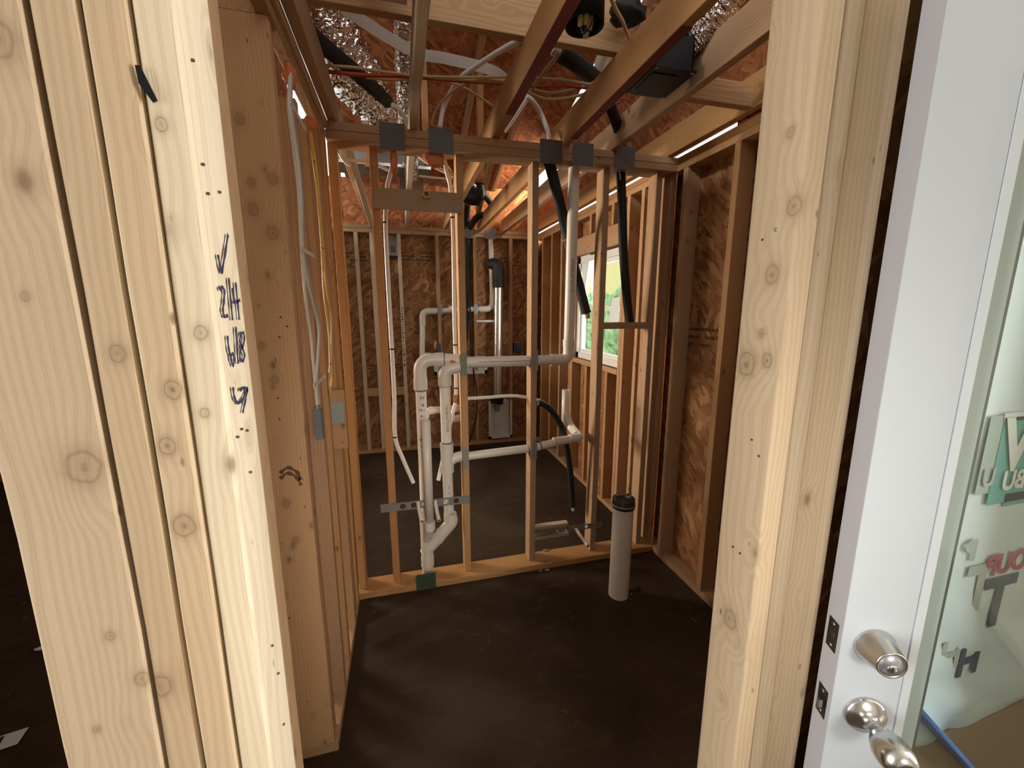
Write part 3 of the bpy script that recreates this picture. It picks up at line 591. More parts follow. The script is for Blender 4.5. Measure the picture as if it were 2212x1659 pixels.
# open ended pipe rising in front of the left stack
fx, fy = pY(920, 912, 2.215).x, 2.215
MB().lathe([(.0195, -.05), (.0195, 0), (.0242, 0), (.0242, -.61), (.0195, -.61), (.0195, -.3)], Vector((fx, fy, 1.02))-BASE, (0, 0, 1), 28).build('standpipe', PVC, ds)['label'] = 'open-topped pipe in front of left stack'
MB().tube(rel([(fx-.001, fy, .375), (fx-.001, fy, .425)]), .031, 28).build('standpipe_hub', PVC, ds)
MB().tube(rel([(fx-.001, fy, .385), (sL, YP-.01, 0.2702)]), .0285, 28).build('standpipe_branch', PVC, ds)
# crossing pipe to the riser
MB().tube(rel([(0.3323, YP, 1.3184), (0.7465, YP, 1.3153)]), .0315, 32).build('crossing_pipe', PVC, ds)
MB().tube(rel([(0.4090, YP-.0318, 1.3225), (0.7158, YP-.0318, 1.3194)]), .0012, 6).build('print_line', REDP, ds)
MB().tube(rel([(0.7567, YP, 1.3153), (0.8794, YP, 1.3184)]), .030, 32).build('crossing_pipe', PVC, ds)
MB().tube(rel(bend([(0.8641, YP, 1.3153), (0.9664, YP, 1.3153), (0.9664, YP, 1.4155)], .075, 10)), .034, 32).build('riser_elbow', PVC, ds)
MB().tube(rel([(0.8569, YP, 1.3153), (0.8815, YP, 1.3153)]), .0355, 32).build('elbow_hub', PVC, ds)
MB().tube(rel([(0.9664, YP, 1.4002), (0.9664, YP, 1.4360)]), .0365, 32).build('elbow_hub', PVC, ds)
MB().tube(rel([(0.9664, YP, 1.4258), (0.9715, YP, 2.4085)]), .0315, 32).build('vent_riser', PVC, ds)
text_around('pipe_print', 'CHARLOTTE PIPE', .024, Vector((0.9684, YP, 1.8041))-BASE, .0315, None, (-.15, -1, 0), INK, ds)
# lower branch
ls = thing('branch_drain', 'thin white PVC branch pipe crossing two studs below the upper pipe', 'pipe', (0.7312, YP, 0.7509)); BASE = Vector((0.7312, YP, 0.7509))
pe = pY(1250, 945, YP)
MB().tube(rel([(0.3098, YP, 0.7590), (0.7128, YP, 0.7734)]), .0245, 28).build('branch_pipe', PVC, ls)
MB().tube(rel([(0.7537, YP, 0.7754), (pe.x-.05, YP, pe.z-.004)]), .0245, 28).build('branch_pipe', PVC, ls)
MB().tube(rel([(0.7925, YP, 0.7805), (0.7976, YP, 0.7815)]), .0275, 28).build('joint_ring', INK, ls)
MB().tube(rel([(pe.x-.17, YP, pe.z-.013), (pe.x-.075, YP, pe.z-.008)]), .0265, 28).build('coupling', PVC, ls)
pb = Vector((1.045, 2.52, .89))
MB().tube(rel(bend([(pe.x-.06, YP, pe.z-.004), (pe.x+.004, YP, pe.z), pY(1236, 925, 2.50)], .05, 8)), .0285, 28).build('elbow', PVC, ls)
q0 = pY(1230, 918, 2.52); q1 = pY(1222, 842, 2.52)
MB().tube(rel(bend([pY(1240, 932, 2.45), q0, q1-Vector((0, 0, .15))], .04, 6)), .027, 28).build('elbow', PVC, ls)
MB().lathe([(.019, -.05), (.019, 0), (.0242, 0), (.0242, -(q1.z-q0.z)), (.019, -(q1.z-q0.z))], q1-BASE, (0, 0, 1), 28).build('standpipe', PVC, ls)
# pipes out of the back wall seen between the stacks
ts = thing('trap_arm', 'short white pipe stub seen between both drain stacks', 'pipe', pY(940, 886, 2.50)); BASE = pY(940, 886, 2.50)
MB().tube(rel(bend([pY(918, 905, 2.50), pY(924, 887, 2.50), pY(1000, 882, 2.50)], .03, 6)), .021, 24).build('stub_pipe', PVC, ts)
MB().tube(rel([pY(926, 888, 2.495), pY(936, 886, 2.495)]), .025, 24).build('collar', PVC, ts)
MB().tube(rel([pY(976, 905, 2.56), pY(1000, 903, 2.56)]), .021, 24).build('stub_pipe', PVC, ts)
# floor pipe with test cap
c0 = Vector((1.134, 1.885, 0)); tp = thing('floor_drain_pipe', 'thick white pipe standing on the concrete with black test cap', 'pipe', c0)
zc = pY(1341, 1105, 1.83).z
MB().tube([(0, 0, 0), (.004, .002, zc)], .0565, 40).build('riser_pipe', PVCD, tp)
MB().lathe([(.0001, .062), (.030, .062), (.034, .056), (.052, .056), (.059, .052), (.061, .048), (.061, .018), (.062, .015), (.062, 0), (.057, 0)], (.004, .002, zc-.006), (0, 0, 1), 40).build('test_cap', plain('dark_cap', (.07, .065, .055), .35, .3, mottle=.3), tp)
MB().box((-.045, -.006, zc+.054), (.045, .006, zc+.068)).build('cap_rib', plain('dark_cap_rib', (.09, .085, .07), .35, .3), tp)
MB().lathe([(.018, 0), (.018, .012), (.010, .012), (.010, 0)], (.022, -.012, zc+.054), (0, 0, 1), 20).build('cap_nut', GALV, tp)
MB().lathe([(.0625, 0), (.0635, 0), (.0635, .012), (.0625, .012)], (.004, .002, zc+.004), (0, 0, 1), 40).build('clamp_band', GALV, tp)
tag(blob('screw_shard', pZ(1364, 1283, .006), .006, GALV, (1, 1, .7), .3, sub=2), 'tiny shiny metal bit on floor beside the thick white pipe', 'debris')
cg = pZ(1364, 1277, .003)
tag(blob('concrete_chip', (cg.x+.03, cg.y+.02, .004), .03, CONC, (1.3, 1, .25), .3, sub=2), 'small concrete chip right of the thick white pipe base', 'debris')

# ---- perforated straps with stub outs
def strap(name, pa, pb_, wd, nh, lab, h0=.2, h1=.8):
    pa = Vector(pa); pb_ = Vector(pb_); c = (pa+pb_)/2; u = (pb_-pa); Lg = u.length; u.normalize(); n = Vector((0, -1, 0)); z = n.cross(u).normalized()*-1
    if z.z < 0: z = -z
    xs_ = []; r = wd*.34; cs = [Lg*(h0+(h1-h0)*k/(nh-1))-Lg/2 for k in range(nh)]; ng = 14; vv = []; ff = []
    edges = [-Lg/2]+[v_ for cc_ in cs for v_ in (cc_-r*1.15, cc_+r*1.15)]+[Lg/2]; mb = MB()
    def bx(a, b_, z0, z1):
        q = []
        for y_ in (0, .0014):
            for (x_, z_) in ((a, z0), (b_, z0), (b_, z1), (a, z1)): q.append(u*x_+z*z_+n*y_)
        mb.add(q, [(0, 1, 2, 3), (7, 6, 5, 4), (0, 4, 5, 1), (1, 5, 6, 2), (2, 6, 7, 3), (3, 7, 4, 0)])
    for k in range(0, len(edges), 2): bx(edges[k], edges[k+1], -wd/2, wd/2)
    for cc_ in cs:
        R_ = r*1.15; pts = []; K = 24
        for k in range(K):
            th = 2*pi*k/K; x_, z_ = cos(th), sin(th); sc_ = 1/max(abs(x_)/R_, abs(z_)/(wd/2)); pts.append(((r*x_, r*z_), (x_*sc_, z_*sc_)))
        q = []
        for y_ in (0, .0014):
            for a_, b_ in pts: q += [u*(cc_+a_[0])+z*a_[1]+n*y_, u*(cc_+b_[0])+z*b_[1]+n*y_]
        f = []
        for k in range(K):
            k2 = (k+1) % K; a_, b_, c_, d_ = 2*k, 2*k+1, 2*k2+1, 2*k2; o_ = 2*K
            f += [(a_, d_, c_, b_), (a_+o_, b_+o_, c_+o_, d_+o_), (a_, a_+o_, d_+o_, d_), (b_, c_, c_+o_, b_+o_)]
        mb.add(q, f)
    return tag(mb.build(name, GALV, None, c), lab, 'metal strap')
strap('perforated_strap', pY(822, 1099, DS-.003), pY(1015, 1078, DS-.003), .049, 6, 'galvanised strap with round holes behind the drain stack', .24, .84)
strap('perforated_strap', pY(1160, 1150, DS-.003), pY(1300, 1133, DS-.003), .036, 5, 'dark metal strap low between middle and right studs', .3, .9)
def stub(name, P, r, lab, mat, grp=None):
    P = smooth_path(P, 5); o = Vector(P[0]); t = thing(name, lab, 'pipe', o, group=grp)
    MB().tube([p-o for p in P], r, 16).build('tube', mat, t)
    d_ = (P[-1]-P[-2]).normalized(); MB().lathe([(r*1.02, -.003), (r*1.05, .001), (r*.68, .0012), (r*.66, -.002)], P[-1]-o, d_, 18).build('rim', mat, t)
    MB().tube([P[-1]-o-d_*.001, P[-1]-o+d_*.0006], r*.66, 14).build('bore', BLK, t); return t
stub('stub_out', [pY(903, 1086, DS-.004), pY(905, 1100, 2.21), pY(911, 1126, 2.14)], .0105, 'white stub tube bent down left of the open pipe', PEX, 'white stub tubes at the strap')
stub('stub_out', [pY(941, 1083, DS-.004), pY(943, 1100, 2.21), pY(948, 1124, 2.14)], .0105, 'white stub tube bent down right of the open pipe', PEX, 'white stub tubes at the strap')
stub('stub_out', [pY(1244, 1143, DS-.004), pY(1256, 1161, 2.18), pY(1270, 1179, 2.10)], .0105, 'white stub tube poking out near the lower dark strap', PEX)
# cut wood pieces stacked at the foot of the middle stud
for k, (ya, xb, lb) in enumerate(((1138, 1225, 'topmost pale wood offcut beside the middle stud foot'), (1150, 1200, 'middle wood offcut in the small stack by the stud foot'), (1159, 1226, 'lowest wood offcut in the small stack by the stud foot'))):
    a_ = pY(1163, ya, 2.31); b_ = pY(xb, ya-8, 2.31); DX_ = .698*K_+T+.0008
    lum('wood_offcut', (DX_, 2.29, a_.z-.011), (b_.x, 2.33, a_.z+.011), lb, PALEW, 'offcut', 'wood offcuts at the stud foot', axis=0, rad=.001)
for (px, py, s_, lb, zz_) in ((1179, 1188, .012, 'orange wood chip lying on the bottom plate', T+.006), (1182, 1231, .011, 'pale wood chip on the floor before the plumbing wall', .004), (1168, 1233, .007, 'small pale sliver near the wood chip on the floor', .004)):
    c_ = pZ(px, py, zz_); tag(blob('wood_chip', c_, s_, PALEW, (1.6, .6, .35), .5, sub=2), lb, 'debris')

# ================================================================== SUPPLY TUBES, INSULATED LINES
def tubeobj(name, P, r, mat, lab, cat, grp=None, n=6, seg=12, extra=None):
    P = smooth_path(P, n) if len(P) > 2 else [Vector(p) for p in P]; o = P[len(P)//2].copy()
    ob = MB().tube([p-o for p in P], r, seg).build(name, mat, None, o); tag(ob, lab, cat, grp); return ob
YB = DS+W4+.012
def tie(par, p, r, mat=INK, nm='tie'):
    o = MB().tube([Vector(p)-Vector((0, 0, .004)), Vector(p)+Vector((0, 0, .004))], r, 12).build(nm, mat); o.parent = par; o.matrix_parent_inverse = par.matrix_basis.inverted(); return o
t1 = tubeobj('supply_tube', [pY(855, 325, YB+.01), pY(845, 370, YB), pY(836, 410, YB), pY(833, 480, YB), pY(836, 560, YB), pY(840, 640, YB), pY(847, 760, YB), pY(852, 860, YB), pY(854, 944, YB), pY(870, 990, YB), pY(893, 1043, YB)], .0115, PEX,
             'long white supply tube right of the reddish stud, kicked out at its foot', 'tube')
for px, py in ((831, 481), (847, 754), (853, 944)): tie(t1, pY(px, py, YB), .0135)
t2 = tubeobj('supply_tube', [pY(958, 335, YB), pY(966, 375, YB), pY(973, 405, YB), pY(978, 470, YB), pY(980, 560, YB), pY(982, 700, YB), pY(985, 800, YB), pY(985, 852, YB)], .0115, PEX, 'white supply tube running down left side of the orange-brown stud', 'tube')
for px, py in ((977, 470), (983, 745), (985, 838)): tie(t2, pY(px, py, YB), .0135)
cp = MB().tube([pY(985, 852, YB), pY(984, 868, YB)], .015, 14).build('brass_coupling', BRASS); cp.parent = t2; cp.matrix_parent_inverse = t2.matrix_basis.inverted()
t3 = tubeobj('supply_tube', [pY(984, 870, YB), pY(975, 905, YB), pY(964, 960, YB), pY(953, 1010, YB), pY(947, 1037, YB)], .012, PEX, 'white tube swinging left below the brass coupling', 'tube')
tubeobj('supply_tube', [pY(1012, 861, YB+.02), pY(1060, 858, YB+.02), pY(1105, 855, YB+.02), pY(1140, 859, YB+.02), pY(1168, 866, YB+.01)], .0105, PEX, 'white supply tube running level into the curved black insulation', 'tube')
ic = tubeobj('insulated_line', [pY(1163, 870, YB), pY(1182, 878, YB), pY(1204, 905, YB), pY(1219, 940, YB), pY(1228, 990, YB), pY(1234, 1040, YB), pY(1237, 1094, YB)], .0195, RUB, 'black insulated tube arching down behind the lower white pipe', 'insulated tube', seg=20)
q = MB().tube([pY(1237, 1094, YB), pY(1238, 1103, YB)], .009, 12).build('tube_tip', PEX); q.parent = ic; q.matrix_parent_inverse = ic.matrix_basis.inverted()
IL = tubeobj('insulated_line', [pY(1186, 350, D+.07), pY(1192, 372, D+.09), pY(1207, 430, D+.10), pY(1222, 495, YB+.02), pY(1236, 560, YB+.03), pY(1252, 620, YB+.05), pY(1266, 676, YB+.06)], [.030]*36+[.032], RUB, 'black insulated line slanting behind the white vent riser', 'insulated tube', seg=20)
q = MB().tube([pY(1268, 674, YB+.06), pY(1269, 688, YB+.06)], .016, 16).build('copper_end', BRASS); q.parent = IL; q.matrix_parent_inverse = IL.matrix_basis.inverted()
q = MB().tube([pY(1224, 518, YB-.01)-Vector((.03, 0, .01)), pY(1224, 518, YB-.01)+Vector((.05, 0, .02))], .002, 8).build('tie_wire', WHC); q.parent = IL; q.matrix_parent_inverse = IL.matrix_basis.inverted()
IR = tubeobj('insulated_line', [pY(1316, 226, 2.05), pY(1330, 262, 2.12), pY(1343, 310, 2.26), pY(1341, 370, 2.315), pY(1344, 450, 2.315), pY(1347, 550, 2.315), pY(1354, 640, 2.315), pY(1360, 697, 2.315)], .0265, RUB, 'long black insulated line at right, dropping from the ceiling to the block', 'insulated tube', seg=20)
for px in (1338, 1352):   # zip tie tails
    q = MB().tube([pY(px, 368, 2.235), pY(px+2, 388, 2.235)], .003, 6).build('tie_tail', WHC); q.parent = IR; q.matrix_parent_inverse = IR.matrix_basis.inverted()

# ================================================================== BACK ROOM
lum('bottom_plate', (-2.0, D2, 0), (XR, D2+W4, T), 'bottom plate along the far wall', SPF, 'plate')
lum('top_plate', (-2.0, D2, 2.40), (XR, D2+W4, 2.438), 'lower top plate of the far wall', SPF, 'plate')
lum('top_plate', (-2.0, D2, 2.44), (XR, D2+W4, 2.478), 'upper top plate of the far wall', SPF, 'plate')
pos = ['at far left beyond the corner', 'second from left on the far wall', 'pale, left of the paper label on the far wall', 'pale, right beside the reddish near stud', 'with ink marks, behind the long white tube', 'carrying the left strap plate of thin vent pipe', 'carrying the right plate of thin vent pipe', 'right of the silver duct', 'in the far right corner']
for a, lb, mt in zip((-1.24, -.83, -.440, -.287, -.010, .392, .803, 1.222, 1.53), pos, (SPF, SPF, PALEW, PALEW, PALEW, SPF, SPF, REDW, SPF)):
    o = lum('wall_stud', (a, D2, T+.001), (a+T, D2+W4, 2.399), 'far wall stud '+lb, mt, 'stud', 'studs of the far wall')
    if abs(a+.01) < .001: inked = o
MBk = MB()
for k in range(22):
    z = 1.62-.03*k+random.uniform(-.006, .006); MBk.box((.0+random.uniform(-.004, .004), D2-.0022, z), (.018+random.uniform(-.008, .004), D2-.0008, z+random.uniform(.006, .018)))
q = MBk.build('ink_marks', INK); q.parent = inked; q.matrix_parent_inverse = inked.matrix_basis.inverted()
for x0, x1, lb in ((-.401, -.289, 'left piece of blocking low on the far wall'), (-.248, -.012, 'right piece of blocking low on the far wall')):
    lum('blocking', (x0, D2+.002, .66), (x1, D2+.04, .75), lb, SPF, 'block', 'blocking on the far wall', axis=0)
# vent pipe on far wall
YV = D2+.03; B0 = pY(1060, 520, YV); vs_ = thing('vent_pipe', 'thin white vent pipe with two elbows crossing the far wall', 'pipe', B0); BASE = B0
P0 = pY(1059, 500, YV); P1 = pY(1064, 667, YV); P2 = pY(912, 672, YV); P3 = pY(912, 778, YV)
MB().tube(rel([P0, P1+Vector((0, 0, .1))]), .030, 24).build('riser', PVC, vs_)
MB().tube(rel(bend([P1+Vector((0, 0, .16)), P1, P1+Vector((-.16, 0, -.005))], .09, 8)), .036, 24).build('elbow', PVC, vs_)
MB().tube(rel([P1+Vector((-.1, 0, 0)), P2+Vector((.1, 0, 0))]), .030, 24).build('level_pipe', PVC, vs_)
MB().tube(rel(bend([P2+Vector((.16, 0, 0)), P2, P2+Vector((0, 0, -.16))], .09, 8)), .036, 24).build('elbow', PVC, vs_)
MB().tube(rel([P2+Vector((0, 0, -.1)), P3+Vector((0, 0, .05))]), .030, 24).build('drop_pipe', PVCD, vs_)
MB().tube(rel([P3+Vector((.01, 0, .06)), P3+Vector((.02, 0, -.08))]), .040, 24).build('tee', PVC, vs_)
MB().tube(rel([P3+Vector((.0, 0, .05)), P3+Vector((.09, 0, .05))]), .036, 24).build('tee_side', PVC, vs_)
MB().tube(rel([pY(969, 668, YV), pY(978, 668, YV)]), .036, 24).build('coupling', PVC, vs_)
for px, lb in ((952, 'left nail plate over the thin vent pipe on far wall'), (1028, 'right nail plate over the thin vent pipe on far wall')):
    c_ = pY(px, 668, D2-.003); tag(MB().box((-.022, -.001, -.055), (.022, .001, .055)).build('nail_plate', GALV, None, c_), lb, 'metal plate', 'nail plates on the far wall')
for (a, b_, c_, d_, lb) in ((1006, 490, 1021, 515, 'far wall grey plate left, above the black line'), (1049, 492, 1071, 517, 'far wall grey plate above the thin vent pipe')):
    p0 = pY(a, b_, D2-.002); p1 = pY(c_, d_, D2-.002)
    tag(MB().box(((p0.x-p1.x)/2, -.0012, (p1.z-p0.z)/2), ((p1.x-p0.x)/2, .0008, (p0.z-p1.z)/2)).build('protection_plate', plain('light_grey_plate', (.24, .23, .22), .6, .3), None, ((p0.x+p1.x)/2, D2-.003, (p0.z+p1.z)/2)), lb, 'metal plate')
# silver dryer duct, black elbow, white vent box
YD = D2-.06; c_ = pY(1075, 860, YD); dd = thing('dryer_duct', 'silver vertical duct with black elbow rising from the white vent box', 'duct', c_)
MB().tube([Vector((0, 0, -.02)), Vector((.02, 0, pY(1077, 610, YD).z-c_.z))], .052, 32, rfun=lambda i, th: 1).build('duct_pipe', plain('brushed_duct', (.80, .78, .74), .28, 1, bump=.5, bscale=18), dd)
e0 = pY(1077, 622, YD)-c_
MB().tube(bend([e0, e0+Vector((0, 0, .26)), e0+Vector((-.06, .10, .27))], .12, 10), .066, 28).build('rubber_elbow', RUB, dd)
MB().tube([(-.01, 0, -.06), (0, 0, .03)], .075, 24).build('duct_collar', BLK, dd)
p0 = pY(1056, 868, D2-.004); p1 = pY(1106, 944, D2-.004); W_ = (p1.x-p0.x)/2; Hh = (p0.z-p1.z)/2; bc = Vector(((p0.x+p1.x)/2, D2-.006, (p0.z+p1.z)/2))
vb = thing('vent_box', 'white recessed plastic vent box low on the far wall', 'box', bc)
MB().box((-W_, .045, -Hh), (W_, .05, Hh)).build('back_panel', WBOX, vb)
fr = MB()
for lo, hi in (((-W_, -.004, -Hh), (-W_+.03, .045, Hh)), ((W_-.025, -.004, -Hh), (W_, .045, Hh)), ((-W_, -.004, -Hh), (W_, .045, -Hh+.03)), ((-W_+.04, -.006, Hh-.03), (W_-.06, .045, Hh+.02))): fr.box(lo, hi)
fr.build('flange', WBOX, vb); MB().tube([(-.04, .03, Hh-.12), (-.04, .03, Hh-.03)], .03, 14).build('inlet', GALV, vb)
MB().box((-.10, .0435, -.08), (.04, .0448, -.074)).build('print_line', TAN, vb)
# washer outlet box behind the stacks
p0 = pY(937, 772, D2-.004); p1 = pY(1052, 806, D2-.004); W_ = (p1.x-p0.x)/2; Hh = (p0.z-p1.z)/2; wb = thing('outlet_box', 'long white outlet box behind the crossing pipe on far wall', 'box', Vector(((p0.x+p1.x)/2, D2-.01, (p0.z+p1.z)/2)))
fr = MB().box((-W_, .02, -Hh), (W_, .024, Hh)).box((-W_, -.01, -Hh), (W_, .02, -Hh+.04)).box((-W_, -.01, Hh-.04), (W_, .02, Hh)).box((-W_, -.01, -Hh), (-W_+.03, .02, Hh)).box((W_-.03, -.01, -Hh), (W_, .02, Hh))
fr.build('box_body', WBOX, wb); MB().box((-.02, -.02, Hh-.03), (.05, -.005, Hh+.06)).build('valve', WBOX, wb)
# label sheet and black bar under it on far wall
p0 = pY(837, 499, D2-.004); p1 = pY(856, 545, D2-.004)
ls_ = thing('paper_label', 'white paper label with grey mark pinned high on the far wall', 'label', Vector(((p0.x+p1.x)/2, D2+W4-.004, (p0.z+p1.z)/2)))
MB().box((-.055, 0, -.13), (.055, .002, .13)).build('sheet', plain('grey_paper', (.42, .37, .33), .8), ls_); MB().box((-.06, -.001, -.17), (.07, .003, -.13)).build('black_band', INK, ls_); MB().box((-.02, -.001, -.10), (.03, .001, -.03)).build('grey_mark', plain('grey_mark', (.18, .16, .15), .8), ls_)
# ink stamps on the OSB (illegible lines)
def stampmarks(name, c, ux, n_, parent_kind, wd=.30, rows=3, h_=.022):
    mb = MB(); ux = Vector(ux); nn_ = Vector(n_); up = Vector((0, 0, 1))
    for r_ in range(rows):
        x = -wd/2+random.uniform(0, .05)
        while x < wd/2:
            l_ = random.uniform(.008, .05)
            if random.random() < .75:
                a_ = ux*x+up*(-r_*h_*1.7)+nn_*.001; b_ = ux*(x+l_); q = [a_, a_+ux*l_, a_+ux*l_+up*h_*.6, a_+up*h_*random.uniform(.5, .9)]
                mb.add(q+[v_-nn_*.001 for v_ in q], [(0, 1, 2, 3), (7, 6, 5, 4), (0, 4, 5, 1), (2, 6, 7, 3), (1, 5, 6, 2), (3, 7, 4, 0)])
            x += l_+.008
    o = mb.build(name, plain('stamp_ink', (.10, .055, .03), .9), None, c); return o
WBK = [o for o in COL.objects if o.name.startswith('wall_back')][0]; WRT = [o for o in COL.objects if o.name.startswith('wall_right')]
for px, py, wd in ((905, 548, .42), (765, 548, .25), (1095, 560, .3), (1010, 790, .5), (830, 790, .4)):
    o = stampmarks('ink_stamp', pY(px, py, D2+W4), (1, 0, 0), (0, -1, 0), 0, wd); o.parent = WBK; o.matrix_parent_inverse = WBK.matrix_basis.inverted()
o = stampmarks('ink_stamp', pX(1515, 715, XR+W4), (0, -1, 0), (-1, 0, 0), 0, .30, 3, .026); o.parent = WRT[0]; o.matrix_parent_inverse = WRT[0].matrix_basis.inverted()
# small boxes and cables on the far wall
c_ = pY(945, 752, D2-.01); eb = thing('electrical_box', 'dark box with orange foam on the far wall left of its strap', 'electrical box', c_)
MB().box((-.008, -.02, -.06), (.036, .02, .05)).build('box_body', CBOX, eb); blob('foam_rim', (-.022, 0, .03), .028, FOAM, (.7, .6, 1.8), .5, parent=eb, sub=2)
c_ = pY(1118, 750, D2+.03); eb = thing('electrical_box', 'dark blue electrical box beside the reddish far stud', 'electrical box', c_)
MB().box((-.05, -.03, -.05), (.045, .03, .05)).build('box_body', CBOX, eb); blob('foam_rim', (0, -.01, .055), .022, ORC, (1.6, .6, .7), .5, parent=eb, sub=2)
tubeobj('power_cord', [pY(1012, 630, D2-.02), pY(1018, 700, D2-.02), pY(1022, 790, D2-.03), pY(1030, 850, D2-.03), pY(1028, 905, D2-.03), pY(1014, 955, D2-.03)], .009, RUB, 'thin black cable hanging beside the far right nail plate', 'cable')
tubeobj('insulated_line', [pY(1010, 440, D2-.1), pY(1008, 480, D2+.02), pY(1010, 560, D2+.03), pY(1006, 700, D2+.03), pY(1000, 770, D2+.03)], .034, RUB, 'black insulated line on far wall behind the orange-brown stud', 'insulated tube')
tubeobj('insulated_line', [pY(1040, 415, 4.2), pY(1052, 428, 4.3), pY(1066, 450, 4.4), pY(1055, 463, 4.45), pY(1035, 466, 4.5), pY(1022, 480, 4.6), pY(1015, 491, D2+.01)], .033, RUB, 'black hose elbowing in front of the orange roof sheathing', 'insulated tube')
tag(blob('cable_bundle', pY(1020, 420, 4.1), .10, RUB, (1.2, .8, 1.0), .5), 'tangled black bundle beside the black hose elbow', 'cable')
tubeobj('supply_tube', [pY(1022, 398, 4.0), pY(1034, 412, 4.1), pY(1044, 420, 4.2)], .016, PEX, 'short white tube end above the black hose elbow', 'tube')
c_ = pY(1047, 694, D2); tag(MB().tube([(-.10, 0, 0), (.10, 0, 0)], .014, 10).build('rod', WHC, None, (c_.x, D2-.01, c_.z)), 'short white rod left of the silver duct', 'rod')

# ---- right wall framing
GR = 'studs of the right exterior wall'
rw = [(1.354, 'nearest stud of the right wall, beside the doorway jamb'), (1.746, 'right wall stud between doorway jamb and the room corner'), (2.122, 'right wall stud just before the plumbing wall corner'),
      (2.345, 'right wall stud just behind the plumbing wall corner'), (2.54, 'right wall stud two behind the plumbing wall corner'), (2.72, 'king stud near side of the window'), (3.70, 'king stud far side of the window'),
      (3.98, 'far right wall stud first past the window'), (4.26, 'far right wall stud second past the window'), (4.56, 'far right wall stud next to the far corner')]
for y_, lb in rw: lum('wall_stud', (XR, y_, T+.001), (XR+W4, y_+T, 2.3905), lb, SPF, 'stud', GR, axis=2, rad=.003, wob=.002)
for y_, z1, lb in ((2.76, 2.085, 'trimmer stud near side of the window'), (3.661, 2.085, 'trimmer stud far side of the window')):
    lum('wall_stud', (XR, y_, T+.001), (XR+W4, y_+T, z1), lb, SPF, 'stud', axis=2)
lum('window_header', (XR+.004, 2.76, 2.09), (XR+W4-.004, 3.699, 2.24), 'header lumber above the back room window', SPF, 'header', axis=1)
lum('window_sill_board', (XR, 2.80, 1.118), (XR+W4, 3.66, 1.156), 'rough sill lumber under the back room window', SPF, 'sill', axis=1)
for y_, lb in ((2.95, 'near short stud below the window sill'), (3.33, 'far short stud below the window sill')): lum('cripple_stud', (XR, y_, T+.001), (XR+W4, y_+T, 1.117), lb, SPF, 'stud', axis=2)
for y_, lb in ((2.95, 'near short stud above the window header'), (3.33, 'far short stud above the window header')): lum('cripple_stud', (XR, y_, 2.241), (XR+W4, y_+T, 2.3905), lb, SPF, 'stud', axis=2)
lum('bottom_plate', (XR, .60, 0), (XR+W4, D2-.002, T), 'bottom plate of the right exterior wall', SPF, 'plate', rad=.004)
lum('top_plate', (XR, .592, 2.391), (XR+W4, D2-.002, 2.4285), 'lower top plate of the right exterior wall', SPF, 'plate')
lum('top_plate', (XR, .592, 2.4295), (XR+W4, D2-.002, H), 'upper top plate of the right exterior wall', SPF, 'plate')
tubeobj('corner_cable', [Vector((XR-.006, 2.205, 2.38)), Vector((XR-.006, 2.203, 1.6)), Vector((XR-.007, 2.20, .8)), Vector((XR-.006, 2.203, .30)), Vector((XR-.012, 2.20, .045))], .0035, ORC, 'thin orange cable running down the right room corner', 'cable')
# the window: white vinyl single hung
wn = thing('window_1', 'white vinyl window in the back room right wall, greenery outside', None, (XR+W4-.03, 3.23, 1.62)); wn['kind'] = 'structure'
fr = MB(); yw, zw = .426, .455
for lo, hi in (((-.02, -yw, -zw), (.05, -yw+.045, zw)), ((-.02, yw-.045, -zw), (.05, yw, zw)), ((-.02, -yw, -zw), (.05, yw, -zw+.05)), ((-.02, -yw, zw-.05), (.05, yw, zw))): fr.box(lo, hi)
fr.build('window_frame', VINYL, wn)
sh = MB()
for z0, z1, xo in ((-zw+.05, 0.02, 0), (-.02, zw-.05, .02)):
    for lo, hi in (((xo, -yw+.045, z0), (xo+.02, -yw+.075, z1)), ((xo, yw-.075, z0), (xo+.02, yw-.045, z1)), ((xo, -yw+.075, z0), (xo+.02, yw-.075, z0+.035)), ((xo, -yw+.075, z1-.035), (xo+.02, yw-.075, z1))): sh.box(lo, hi)
sh.build('sash', VINYL, wn)
MB().box((.008, -yw+.07, -zw+.07), (.011, yw-.07, 0)).build('glass_pane', GLASS, wn); MB().box((.028, -yw+.07, 0), (.031, yw-.07, zw-.07)).build('glass_pane', GLASS, wn)
# wrap flaps at the window
for (P, lb) in (([pX(1322, 645, XR+.03), pX(1338, 640, XR+.02), pX(1336, 705, XR+.03), pX(1312, 708, XR+.05)], 'loose house wrap flap with dark letter at the window'), ([pX(1253, 545, XR+.05), pX(1272, 512, XR+.05), pX(1276, 545, XR+.05), pX(1262, 640, XR+.05)], 'loose house wrap flap at far side of the window')):
    c_ = sum(P, Vector())/4; q = [p-c_ for p in P]; o = MB().add(q+[v_+Vector((.003, .002, 0)) for v_ in q], [(0, 1, 2, 3), (7, 6, 5, 4), (0, 4, 5, 1), (1, 5, 6, 2), (2, 6, 7, 3), (3, 7, 4, 0)]).build('wrap_flap', WRAP, None, c_); tag(o, lb, 'house wrap')

